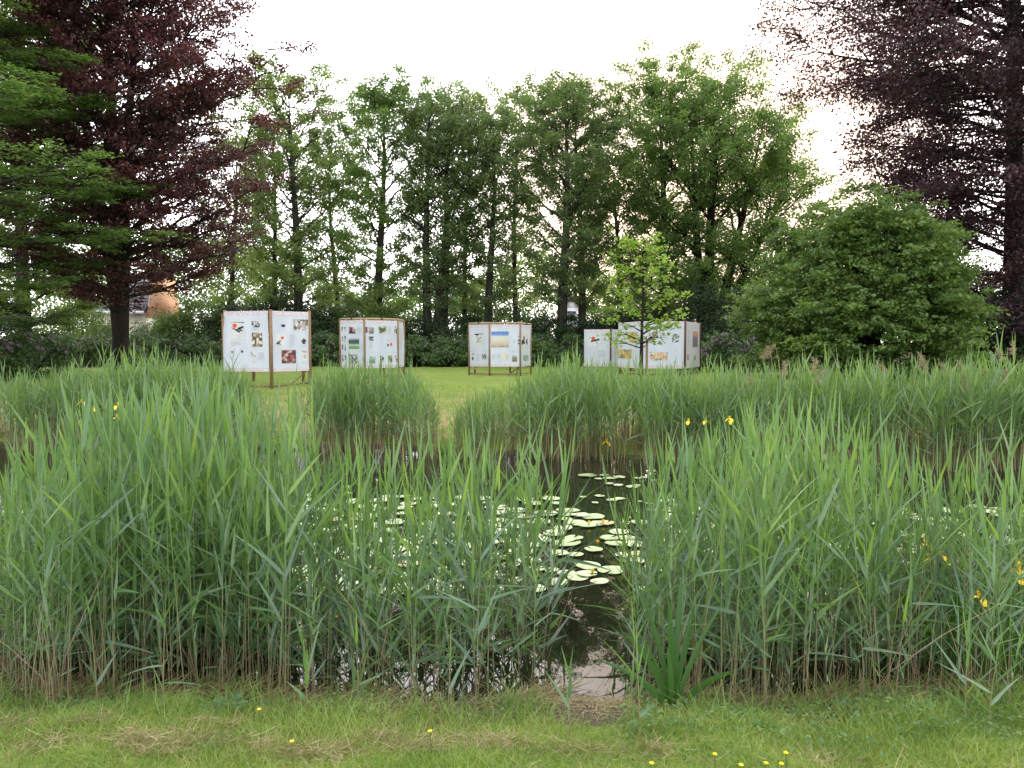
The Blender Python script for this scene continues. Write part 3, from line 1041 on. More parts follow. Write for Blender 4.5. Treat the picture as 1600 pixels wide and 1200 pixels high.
def build_shrubs():
    # big rounded shrub right
    shrub('rounded_shrub', 'big rounded bright green shrub in front of the right copper beech', 1352, 27.5, 7.3, 6.7, 'shrub', 125000, .16, 31, stems=14,
          jit=(.15, .15, .07), flat=.6, lump=.5, deep=6.5, clumps=620, rag=.65)
    # rhododendron hedge
    xs = [-60, 48, 110, 160, 228, 300, 365, 440, 505, 575, 650, 705, 765, 835, 900, 960, 1030, 1100, 1142]
    words = ['at the far left edge under the layered branches', 'with bright lilac flowers below the green layered beech', 'left of the black trunk of the copper beech',
             'right behind the copper beech trunk', 'between the copper beech trunk and the largest board, below the tiled house', 'just left of the largest board',
             'hidden mostly behind the left panel of the largest board', 'behind the right panel of the largest board', 'between the largest board and the four panel board',
             'behind the four panel board', 'just right of the four panel board', 'in the middle between the two middle boards', 'behind the landscape picture board',
             'just right of the landscape picture board', 'left of the low board by the young tree', 'behind the young tree',
             'behind the tallest right hand board', 'just right of the right hand board', 'with bright mauve flowers beside the big rounded shrub']
    rg = np.random.default_rng(5)
    for i, (px, wd) in enumerate(zip(xs, words)):
        D = 42.5 + rg.uniform(-.4, .4) - (16 if i == 1 else 8 if i == 0 else 0) - (9 if i == 18 else 0)
        if i == 18: fl = (34, 'petal', .25)
        elif i == 1: fl = (46, 'petal', .3)
        else: fl = (int(rg.uniform(16, 34)), 'petal_pale', -.2)
        bright = i in (1, 2, 18)
        H = 1.75 + rg.uniform(-.12, .2)
        shrub('rhododendron', 'rhododendron bush ' + wd, px, D, 3.2, H, 'rhodo', 9000, .12, 300 + i, group='flowering rhododendron hedge',
              flowers=fl, deep=2.4, jit=(.12, .12, .07), lump=.3, clumps=70)
    # dark evergreen understorey
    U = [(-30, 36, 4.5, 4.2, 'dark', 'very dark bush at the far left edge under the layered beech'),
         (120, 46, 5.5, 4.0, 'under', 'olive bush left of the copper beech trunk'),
         (255, 46, 4.5, 2.6, 'under', 'low green bush under the tiled house'),
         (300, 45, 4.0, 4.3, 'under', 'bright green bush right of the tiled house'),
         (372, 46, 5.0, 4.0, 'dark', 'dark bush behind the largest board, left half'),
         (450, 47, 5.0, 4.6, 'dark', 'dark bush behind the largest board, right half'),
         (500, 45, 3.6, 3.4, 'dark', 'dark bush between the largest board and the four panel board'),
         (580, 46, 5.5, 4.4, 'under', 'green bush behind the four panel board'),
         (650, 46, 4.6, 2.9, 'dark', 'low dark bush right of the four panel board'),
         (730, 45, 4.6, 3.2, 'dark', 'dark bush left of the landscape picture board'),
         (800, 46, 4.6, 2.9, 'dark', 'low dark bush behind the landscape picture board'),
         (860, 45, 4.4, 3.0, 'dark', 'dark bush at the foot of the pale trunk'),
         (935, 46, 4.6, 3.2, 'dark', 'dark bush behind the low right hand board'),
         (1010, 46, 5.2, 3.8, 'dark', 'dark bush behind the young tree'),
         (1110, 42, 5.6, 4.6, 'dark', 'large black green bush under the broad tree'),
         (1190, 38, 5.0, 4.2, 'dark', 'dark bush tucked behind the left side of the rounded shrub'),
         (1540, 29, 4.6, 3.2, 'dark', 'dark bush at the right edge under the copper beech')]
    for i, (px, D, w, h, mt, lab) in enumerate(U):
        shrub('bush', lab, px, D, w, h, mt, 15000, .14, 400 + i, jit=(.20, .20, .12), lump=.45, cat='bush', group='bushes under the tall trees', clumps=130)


build_shrubs()


def build_far_wood():
    rng = np.random.default_rng(77)
    P = []
    for i in range(2600):
        x = rng.uniform(-62, 62)
        y = rng.uniform(84, 104)
        top = 10.5 + 2.2 * math.sin(x * .16 + 1) + 1.3 * math.sin(x * .41) + 2.5 * sst(np.array(abs(x - 3)), 18, 40)
        z = top * rng.uniform(0.05, 1) ** .7
        P.append((x, y, z + .5))
    P = np.array(P)
    V, F, T = leaves_from(P, 120000, .42, rng, (.8, .8, .55), .4)
    o = mesh_obj('far_woodland', V, F, M['far'], tone=T)
    tag(o, 'light yellow green woodland far beyond the tall trees', 'woodland', kind='stuff')


build_far_wood()


def build_young_tree():
    D = 24.
    x, y = ground_xy(1001, D)
    H = top_h(383, D)
    e = env_fn([(0, .5), (.2, 1.05), (.4, 1.2), (.6, 1.0), (.8, .7), (.93, .5), (1, .12)])
    tree('young_tree', 'slender young tree with pale yellow green leaves in front of the right hand boards', (x, y), H, .032, e, 'young', 2000, .15, 51,
         barkm='bark_dark', n1=34, t0=.22, elev=(8, 52), n2=5, jit=(.11, .11, .06), flat=.55, sub=3, wob=.05, curve=.05)
    g = float(ground_z(x, y))
    t = thing('tree_stake', 'wooden stake with black tie right of the young tree stem', 'stake', (x + .19, y - .03, g))
    V, F, = boxes([((0, 0, .62), (.07, .07, 1.5), (1, 0, 0), (0, 1, 0), (0, 0, 1))])
    mesh_obj('post', V, F, M['wood'], t)
    V, F = boxes([((-.10, -.04, 1.27), (.26, .015, .05), (1, 0, 0), (0, 1, 0), (0, 0, 1))])
    mesh_obj('tie', V, F, M['black'], t)


build_young_tree()


# ------------------------------------------------------------------ DISPLAY STANDS
def disp(u, v, w, seed):
    """gentle slack of the cloth (metres, towards the viewer)"""
    return .018 * np.sin(3.1 * u * w + seed) * np.sin(2.3 * v + seed * 2) + .006 * np.sin(9 * u + 4 * v + seed) + .004 * np.sin(15 * u - 7 * v)


class Panel:
    def __init__(self, a, b, z0, z1, seed):
        self.a = np.array(a, float); self.b = np.array(b, float)
        d = self.b - self.a
        self.w = float(np.linalg.norm(d))
        self.ux = d / self.w
        self.n = np.array([self.ux[1], -self.ux[0]])
        if self.n[1] > 0: self.n = -self.n
        self.z0, self.z1, self.seed = z0, z1, seed
        self.h = z1 - z0

    def pt(self, u, v, off=0.):
        """u 0..1 left to right, v 0..1 bottom to top"""
        u = np.asarray(u, float); v = np.asarray(v, float)
        dd = disp(u, v, self.w, self.seed) + off
        xy = self.a[None] + self.ux[None] * (u * self.w)[:, None] + self.n[None] * dd[:, None]
        return np.concatenate([xy, (self.z0 + v * self.h)[:, None]], 1)

    def grid(self, u0, v0, u1, v1, off, nu, nv):
        U, Vv = np.meshgrid(np.linspace(u0, u1, nu + 1), np.linspace(v0, v1, nv + 1))
        P = self.pt(U.ravel(), Vv.ravel(), off)
        i = np.arange(nu)[None, :] + np.arange(nv)[:, None] * (nu + 1)
        F = np.stack([i, i + 1, i + nu + 2, i + nu + 1], -1).reshape(-1, 4)
        return P, F, (Vv.ravel() - v0) / max(v1 - v0, 1e-6)

    def poly(self, pts, off):
        P = np.array(pts, float)
        return self.pt(P[:, 0], P[:, 1], off), [np.arange(len(P))[None, :]]


def picture(pn, par, name, mat, u0, v0, u1, v1, off=.006):
    V, F, vv = pn.grid(u0, v0, u1, v1, off, max(2, int((u1 - u0) * 12)), max(2, int((v1 - v0) * 12)))
    return mesh_obj(name, V - par['o'], F, mat, par['obj'], extra={'vv': vv})


def textblock(pn, par, u0, v0, u1, v1, lines=6, seed=0):
    rg = np.random.default_rng(seed + 1)
    parts = []
    for k in range(lines):
        v = v1 - (k + .5) * (v1 - v0) / lines
        e = u0 + (u1 - u0) * (rg.uniform(.75, 1) if k < lines - 1 else rg.uniform(.3, .8))
        hh = .30 * (v1 - v0) / lines
        V, F, _ = pn.grid(u0, v - hh, e, v + hh, .006, 3, 1)
        parts.append((V - par['o'], F))
    V, F, _ = merge(parts)
    return mesh_obj('text_block', V, F, M['text'], par['obj'])


def shapes(pn, par, name, mat, polys, off=.010):
    Vs, Fs, o = [], [], 0
    for p in polys:
        V, F = pn.poly(p, off)
        Vs.append(V - par['o'])
        Fs += [f + o for f in F]
        o += len(V)
    return mesh_obj(name, np.concatenate(Vs), Fs, mat, par['obj'])


def disc(cu, cv, ru, rv, n=18):
    return [(cu + ru * math.cos(2 * PI * k / n), cv + rv * math.sin(2 * PI * k / n)) for k in range(n)]


def stroke(u0, v0, u1, v1, w0, w1=None, asp=1.3):
    w1 = w0 if w1 is None else w1
    dx, dy = (u1 - u0), (v1 - v0) * asp
    l = math.hypot(dx, dy)
    nx, ny = -dy / l, dx / l / asp
    return [(u0 - nx * w0, v0 - ny * w0), (u1 - nx * w1, v1 - ny * w1), (u1 + nx * w1, v1 + ny * w1), (u0 + nx * w0, v0 + ny * w0)]


def stand(label, posts, ztop, fab_h, wood, panels, rail=True, back=None, rail_m='wood_pale', post_w=.07, fringe=True):
    """posts: list of (px, D). panels: list of content functions (one per bay)"""
    P = [np.array(ground_xy(px, D)) for px, D in posts]
    c = np.mean(P, 0)
    g = float(ground_z(c[0], c[1]))
    t = thing('display_stand', label, 'display board', (c[0], c[1], g), 0, 'banner display stands on the lawn')
    o3 = np.array([c[0], c[1], g])
    allp = P + ([np.array(ground_xy(px, D)) for px, D in back] if back else [])
    for i, p in enumerate(allp):
        gz = float(ground_z(p[0], p[1])) - .05
        # turned so that its face meets the cloth squarely
        zt = ztop + .01 if i < len(P) else ztop - .04
        V, F = boxes([((p[0], p[1], (gz + zt) / 2), (post_w, post_w * .75, zt - gz), (1, 0, 0), (0, 1, 0), (0, 0, 1))])
        mesh_obj('post', V - o3, F, M[wood], t)
    nb = len(P) - 1
    for i in range(nb):
        pn = Panel(P[i], P[i + 1], ztop - fab_h, ztop - .025, 1.3 * i + posts[0][0])
        sh = pn.n * (post_w * .12)
        lap = (not rail)
        pn.a = pn.a + sh + pn.ux * post_w * (.5 if not (lap and i == 0) else -.45) + (pn.n * post_w * .5 if lap and i == 0 else 0)
        pn.b = pn.b + sh - pn.ux * post_w * (.5 if not (lap and i == nb - 1) else -.45) + (pn.n * post_w * .5 if lap and i == nb - 1 else 0)
        pn.w = float(np.linalg.norm(pn.b - pn.a))
        V, F, _ = pn.grid(0, 0, 1, 1, 0, 14, 18)
        bo = mesh_obj('banner', V - o3, F, M['banner_grey'] if panels[i][0] == 'grey' else M['banner'], t, smooth=True)
        par = {'obj': bo, 'o': o3}
        if fringe:
            picture(pn, par, 'printed_border', M['fringe'], .02, .93, .98, .99, .004)
            picture(pn, par, 'printed_border', M['fringe'], .02, .015, .98, .065, .004)
        panels[i][1](pn, par)
        if rail:
            a = np.array([*P[i], ztop + .028]); b = np.array([*P[i + 1], ztop + .028])
            off = np.array([*(pn.n * .0), 0])
            V, F = boxes([beam(a + off, b + off, .035, .06)])
            mesh_obj('top_rail', V - o3, F, M[rail_m], t)
            m_ = (a + b) / 2 + np.array([*(pn.n * .045), .0])
            V, F = boxes([(m_, (.05, .03, .05), (1, 0, 0), (0, 1, 0), (0, 0, 1))])
            mesh_obj('bracket', V - o3, F, M['black'], t)
        # foot rail and diagonal brace of each bay
        za = float(ground_z(*P[i])) + .06
        zb = float(ground_z(*P[i + 1])) + .06
        a = np.array([*(P[i] - pn.n * .07), za]); b = np.array([*(P[i + 1] - pn.n * .07), zb])
        V, F = boxes([beam(a, b, .05, .045)])
        mesh_obj('foot_rail', V - o3, F, M[wood], t)
        q = P[i + 1] if i % 2 else P[i]
        dirn = pn.ux if i % 2 == 0 else -pn.ux
        s = q - pn.n * .05
        e = q + dirn * .45 - pn.n * .30
        V, F = boxes([beam((s[0], s[1], ztop - fab_h + .05), (e[0], e[1], float(ground_z(*e)) + .02), .06, .03)])
        mesh_obj('brace', V - o3, F, M[rail_m if i == 0 else wood], t)
    # tie bars to the back posts so that the stand is one frame
    if back:
        B = allp[len(P):]
        for j, b in enumerate(B):
            a = P[min(j, len(P) - 1)] if j < len(B) - 1 else P[-1]
            V, F = boxes([beam((*a, ztop - .06), (*b, ztop - .06), .05, .045)])
            mesh_obj('cross_rail', V - o3, F, M[wood], t)
    return t


def c_g1a(pn, p):
    picture(pn, p, 'poster', M['sheet'], .17, .53, .48, .84)
    shapes(pn, p, 'poster_heading', M['ink'], [[(.17, .822), (.48, .815), (.48, .80), (.33, .812), (.17, .818)]])
    shapes(pn, p, 'red_disc', M['red'], [disc(.26, .76, .050, .035)])
    shapes(pn, p, 'black_figure', M['ink'], [stroke(.19, .73, .38, .655, .006, .022), stroke(.30, .69, .46, .74, .012, .024), stroke(.37, .70, .44, .67, .02, .012), stroke(.34, .71, .42, .73, .02)], .012)
    textblock(pn, p, .33, .56, .46, .61, 3, 1)
    textblock(pn, p, .17, .42, .42, .50, 5, 2)
    picture(pn, p, 'photograph', M['p_bw'], .64, .73, .82, .83)
    textblock(pn, p, .64, .68, .80, .715, 3, 3)
    picture(pn, p, 'photograph', M['p_int'], .64, .41, .865, .64)
    textblock(pn, p, .64, .38, .76, .395, 1, 4)
    shapes(pn, p, 'small_symbol', M['ink'], [disc(.20, .325, .022, .014), disc(.42, .33, .024, .02)])
    picture(pn, p, 'leaflet', M['sheet'], .62, .20, .73, .32)
    shapes(pn, p, 'red_disc', M['red'], [disc(.645, .285, .014, .010)], .012)
    shapes(pn, p, 'black_figure', M['ink'], [stroke(.65, .27, .72, .25, .006), stroke(.62, .33, .635, .30, .006)], .012)
    textblock(pn, p, .77, .19, .91, .32, 8, 5)
    textblock(pn, p, .62, .15, .80, .17, 1, 6)


def c_g1b(pn, p):
    picture(pn, p, 'photograph', M['p_room'], .55, .68, .93, .87)
    shapes(pn, p, 'small_symbol', M['ink'], [[(.23, .74), (.32, .74), (.32, .78), (.23, .78)]])
    textblock(pn, p, .26, .69, .33, .71, 2, 1)
    picture(pn, p, 'leaflet', M['sheet'], .09, .41, .34, .62)
    shapes(pn, p, 'red_disc', M['red'], [disc(.245, .56, .038, .024)], .012)
    shapes(pn, p, 'black_figure', M['ink'], [stroke(.10, .46, .20, .50, .012, .006), stroke(.11, .49, .22, .50, .006), stroke(.12, .45, .19, .47, .010), stroke(.16, .51, .21, .52, .005), stroke(.17, .43, .22, .455, .005)], .012)
    textblock(pn, p, .43, .40, .59, .62, 12, 2)
    shapes(pn, p, 'black_figure', M['ink'], [[(.75, .49), (.87, .50), (.87, .53), (.75, .52)], stroke(.81, .46, .81, .55, .02), stroke(.77, .475, .85, .475, .015)])
    textblock(pn, p, .75, .41, .87, .43, 2, 3)
    picture(pn, p, 'photograph', M['p_shelf'], .22, .135, .59, .355)
    picture(pn, p, 'leaflet', M['sheet'], .73, .16, .89, .35)
    shapes(pn, p, 'red_heading', M['red'], [stroke(.75, .335, .88, .33, .008), stroke(.79, .315, .89, .31, .005), stroke(.85, .22, .87, .28, .005)], .012)
    shapes(pn, p, 'black_figure', M['ink'], [stroke(.79, .25, .84, .27, .006), stroke(.80, .23, .86, .235, .005)], .012)
    textblock(pn, p, .73, .12, .88, .145, 2, 6)


def c_g2a(pn, p):
    for k, (v0, v1) in enumerate(((.78, .87), (.56, .68), (.38, .50), (.14, .28))):
        picture(pn, p, 'photograph', M['p_bw'], .05, v0, .11, v1)
        picture(pn, p, 'photograph', M['p_bw'], .17, v0 - .01, .23, v1)
    picture(pn, p, 'photograph', M['p_redbw'], .37, .72, .66, .86)
    textblock(pn, p, .73, .73, .93, .86, 8, 2)
    picture(pn, p, 'photograph', M['p_garden'], .35, .40, .82, .62)
    textblock(pn, p, .88, .36, .98, .52, 7, 3)
    picture(pn, p, 'printed_rule', M['rule'], .02, .335, .98, .342)
    picture(pn, p, 'photograph', M['p_bw'], .34, .10, .72, .29)


def c_g2b(pn, p):
    picture(pn, p, 'photograph', M['p_redbw'], .0, .74, .06, .86)
    picture(pn, p, 'photograph', M['p_room'], .10, .72, .26, .85)
    picture(pn, p, 'photograph', M['p_olive'], .41, .73, .64, .88)
    textblock(pn, p, .70, .73, .83, .88, 8, 1)
    picture(pn, p, 'photograph', M['p_bw'], .91, .72, 1.0, .88)
    picture(pn, p, 'photograph', M['p_bw'], .10, .57, .26, .66)
    picture(pn, p, 'printed_rule', M['rule'], .3, .695, .98, .70)
    textblock(pn, p, .10, .40, .24, .54, 6, 2)
    shapes(pn, p, 'red_block', M['red'], [[(.77, .465), (.83, .465), (.83, .53), (.77, .53)]])
    shapes(pn, p, 'black_block', M['ink'], [[(.68, .455), (.725, .455), (.725, .51), (.68, .51)]])
    textblock(pn, p, .68, .56, .83, .61, 3, 3)
    picture(pn, p, 'printed_rule', M['rule'], .0, .325, 1.0, .332)
    picture(pn, p, 'photograph', M['p_green'], .10, .10, .30, .24)
    picture(pn, p, 'photograph', M['p_bw'], .45, .13, .58, .27)
    picture(pn, p, 'photograph', M['p_olive'], .70, .12, .84, .26)
    picture(pn, p, 'photograph', M['p_bw'], .93, .13, 1.0, .26)


def c_g2c(pn, p):
    picture(pn, p, 'photograph', M['p_stripe'], .15, .62, .75, .86)
    picture(pn, p, 'photograph', M['p_int'], .15, .38, .75, .60)
    picture(pn, p, 'photograph', M['p_bw'], .55, .15, .85, .28)


def c_g3a(pn, p):
    picture(pn, p, 'drawing_sheet', M['sheet'], .24, .47, .74, .79)
    shapes(pn, p, 'ink_drawing', M['ink'], [stroke(.26, .775, .72, .775, .008), [(.26, .77), (.55, .775), (.42, .735)], stroke(.40, .72, .48, .62, .012, .004), stroke(.38, .60, .62, .70, .004, .010),
                                            stroke(.34, .575, .66, .60, .004), stroke(.45, .56, .50, .66, .006)], .012)
    picture(pn, p, 'printed_rule', M['rule'], .02, .36, .98, .367)
    picture(pn, p, 'photograph', M['p_bw'], .11, .15, .24, .31)
    textblock(pn, p, .36, .12, .50, .29, 8, 1)
    picture(pn, p, 'photograph', M['p_bw'], .64, .17, .88, .30)


def c_g3b(pn, p):
    picture(pn, p, 'framed_painting', M['p_sky'], .03, .46, .63, .83)
    textblock(pn, p, .77, .56, .88, .64, 5, 1)
    textblock(pn, p, .77, .32, .88, .39, 5, 2)
    textblock(pn, p, .05, .18, .18, .30, 6, 3)
    textblock(pn, p, .22, .20, .34, .28, 5, 4)
    picture(pn, p, 'print', M['p_beige'], .40, .16, .62, .30)
    picture(pn, p, 'photograph', M['p_brown'], .75, .12, .92, .27)
    shapes(pn, p, 'ink_drawing', M['ink'], [stroke(.955, .72, .99, .72, .012), stroke(.96, .60, .99, .64, .02), stroke(.96, .53, .99, .56, .02)])


def c_g3c(pn, p):
    picture(pn, p, 'drawing_sheet', M['sheet'], .0, .43, .80, .82)
    shapes(pn, p, 'ink_drawing', M['ink'], [stroke(.22, .58, .30, .72, .05), stroke(.05, .60, .62, .64, .04), stroke(.05, .54, .35, .57, .03), stroke(.45, .62, .62, .54, .05)], .012)
    picture(pn, p, 'photograph', M['p_green'], .18, .13, .78, .27)


def c_g4a(pn, p):
    picture(pn, p, 'photograph', M['p_warm'], .45, .56, .85, .78)
    picture(pn, p, 'photograph', M['p_warm'], .0, .20, .62, .40)
    textblock(pn, p, .1, .84, .5, .88, 2, 1)


def c_g4b(pn, p):
    picture(pn, p, 'photograph', M['p_room'], .12, .58, .36, .78)
    picture(pn, p, 'photograph', M['p_bw'], .70, .56, .88, .73)
    picture(pn, p, 'colour_print', M['p_stripe'], .17, .17, .60, .35)
    textblock(pn, p, .40, .62, .55, .76, 7, 1)


def c_g4c(pn, p):
    textblock(pn, p, .15, .50, .32, .80, 14, 1)
    picture(pn, p, 'colour_print', M['p_dark'], .45, .45, .80, .80)
    picture(pn, p, 'print', M['p_brown'], .12, .18, .22, .33)
    picture(pn, p, 'print', M['p_brown'], .55, .16, .68, .28)


def c_g5a(pn, p):
    picture(pn, p, 'drawing_sheet', M['sheet'], .13, .55, .66, .86)
    shapes(pn, p, 'red_disc', M['red'], [disc(.36, .76, .07, .05)], .012)
    shapes(pn, p, 'blue_black_figure', M['ink'], [stroke(.27, .68, .44, .71, .03), stroke(.40, .70, .60, .735, .03), stroke(.22, .80, .34, .74, .008), stroke(.45, .68, .55, .59, .008)], .012)
    textblock(pn, p, .55, .25, .9, .45, 6, 1)


def c_g5b(pn, p):
    textblock(pn, p, .08, .30, .30, .60, 10, 1)
    picture(pn, p, 'photograph', M['p_warm'], .50, .1, .95, .36)


def build_stands():
    zt = lambda py, D: float(at(800, py, D)[2])
    stand('largest white two panel banner board with brown post in its middle, left of all boards', [(353, 21.9), (424, 21.5), (484, 22.3)], zt(485, 21.6) + .01, 1.77, 'wood',
          [('w', c_g1a), ('w', c_g1b)], rail=False, back=[(350, 23.6), (396, 24.4), (474, 24.2)], post_w=.085)
    stand('white banner board with four brown posts and many small photographs, second from left', [(532, 27.2), (570, 26.8), (622, 27.6), (631.5, 29.2)], zt(499.5, 27.2), 1.75, 'wood',
          [('w', c_g2a), ('w', c_g2b), ('w', c_g2c)], back=[(560, 29.2), (600, 29.8)])
    stand('white banner board with blue and sand landscape picture in its middle panel', [(733, 29.4), (765, 28.8), (813, 28.8), (829.5, 30.2)], zt(506, 29), 1.65, 'wood',
          [('w', c_g3a), ('w', c_g3b), ('w', c_g3c)], back=[(742, 31), (797, 31.0)], rail_m='wood_pale')
    stand('tall white banner board with dark red posts and greyish right side, behind the young tree', [(968, 31), (1003, 29), (1070, 29), (1093, 31.4)], zt(501, 29), 1.85, 'wood_red',
          [('w', c_g4a), ('w', c_g4b), ('grey', c_g4c)], rail=False, back=[(1000, 32), (1060, 32)], post_w=.08)
    stand('lower white banner board with red disc picture, partly behind the young tree', [(914, 33), (954, 32.6), (1000, 34.2)], zt(514, 33), 1.65, 'wood_red',
          [('w', c_g5a), ('w', c_g5b)], rail=False, back=[(930, 35), (985, 35.6)])


build_stands()

# ------------------------------------------------------------------ REEDS
leaf_prof = lambda t: np.clip(.3 + t / .22, .3, 1) * np.clip(1 - t, 0, 1) ** .8 * 1.15 + .015


def reed_proto(rng, H, nleaf, rows, fold, Lm, Wm, sides=3, t0=.3, spread=1.):
    """one reed: stem (V,F) and leaves (V,F,T)"""
    K = 7
    s = np.linspace(0, 1, K)
    ln = rng.normal(0, .04, 2) * H
    C = np.stack([ln[0] * s ** 1.6, ln[1] * s ** 1.6, H * s], -1)
    Rd = np.linspace(.0032, .0016, K) if rows > 3 else np.linspace(.006, .003, K)
    stem = tubes(C[None], Rd[None], sides)
    C0 = C.copy()
    az0 = rng.uniform(0, 2 * PI)
    n = nleaf
    tj = t0 + (1 - t0) * (np.arange(n) + rng.uniform(0, .6, n)) / n
    tj = np.clip(tj, 0, .995)
    tj[-1] = .985; tj[-2] = .96
    az = az0 + (np.arange(n) % 2) * PI + rng.normal(0, .75, n)
    P = np.stack([np.interp(tj, s, C0[:, k]) for k in range(3)], -1)
    a = R(1) * (16 + (1 - tj) * 46 * spread + rng.normal(0, 15, n))
    a[-1] = R(rng.uniform(2, 12)); a[-2] = R(rng.uniform(9, 26)); a[-3] = R(rng.uniform(14, 38))
    kink = rng.uniform(0, 1, n) < .10
    a = np.where(kink & (np.arange(n) < n - 3), a + R(35), a)
    rad = np.stack([np.cos(az), np.sin(az), az * 0], -1)
    D = nrm(np.cos(a)[:, None] * np.array([[ln[0] * .5 / H, ln[1] * .5 / H, 1.]]) + np.sin(a)[:, None] * rad)
    tan = np.stack([-np.sin(az), np.cos(az), az * 0], -1)
    nn = nrm(np.cross(tan, D))
    tw = rng.normal(0, .7, n)
    S = nrm(np.cos(tw)[:, None] * tan + np.sin(tw)[:, None] * nn)
    Ln = Lm * rng.uniform(.6, 1.2, n) * (1 - .25 * (tj > .93)) * np.where(tj < .5, .8, 1.)
    Wd = Wm * rng.uniform(.8, 1.15, n)
    Wd[-1] *= .7
    bend = rad * (rng.uniform(0, .14, n) * (1 - (tj > .93)))[:, None] + np.array([0, 0, -1.]) * (np.abs(rng.normal(0, .13, n)) * np.sin(a))[:, None]
    tone = np.clip(.25 + .55 * (tj - t0) / (1 - t0) * rng.uniform(.4, 1.1, n) + rng.normal(0, .24, n), 0, 1)
    leaf = strips(P, D, S, Ln, Wd, bend, rows, leaf_prof, fold, tone)
    return stem, leaf


NP = 36
prg = np.random.default_rng(99)
NEAR_H = prg.uniform(.92, 1.08, NP)
NEAR = [reed_proto(prg, 1.3 * h, int(prg.integers(8, 11)), 7, .35, .38, .0215, 4, .24) for h in NEAR_H]

PX_T = [-260, 0, 60, 150, 250, 350, 470, 520, 600, 700, 780, 860, 930, 984, 1010, 1060, 1150, 1220, 1300, 1380, 1450, 1520, 1600, 1900]
PY_T = [v - 18 for v in (700, 690, 660, 612, 604, 615, 628, 672, 682, 655, 650, 672, 690, 740, 705, 670, 655, 618, 632, 662, 700, 680, 650, 660)]


def near_positions():
    rg = np.random.default_rng(2024)
    pos = []
    while len(pos) < 1760:
        q = rg.uniform(-.86, .86)                       # X/D
        depth = rg.uniform(0, 1) ** .85
        D0 = 4.3
        # find shore distance at this bearing
        for _ in range(3): D0 = float(shore(q * D0)[0])
        left = q < .1
        D = D0 - (.25 if left else .38) + depth * (1.9 if left else 2.0)
        if abs(q) > .6: D = D - .35
        X = q * D
        # landing gap in the middle
        gl = .051 + .010 * math.sin(D * 7); gr = .167 + .01 * math.sin(D * 5)
        pxx = 800 + q * F_PX
        if rg.uniform() > np.interp(pxx, [0, 60, 130, 360, 430, 860, 990, 1150, 1300, 1400, 1600], [.5, .65, 1, 1, .43, .38, .7, .75, .7, .55, .5]): continue
        if gl < q < gr: continue
        if q < gl and q > gl - .05 and rg.uniform() < .35: continue
        # clumping
        cl = .55 + .45 * math.sin(X * 2.1 + 1.2) * math.sin(D * 2.7 + X)
        cl += .25 * math.sin(X * 6.3 + D * 3)
        if rg.uniform() > .45 + .6 * cl: continue
        pos.append((X, D, q))
    return np.array(pos)


NEARPOS = near_positions()


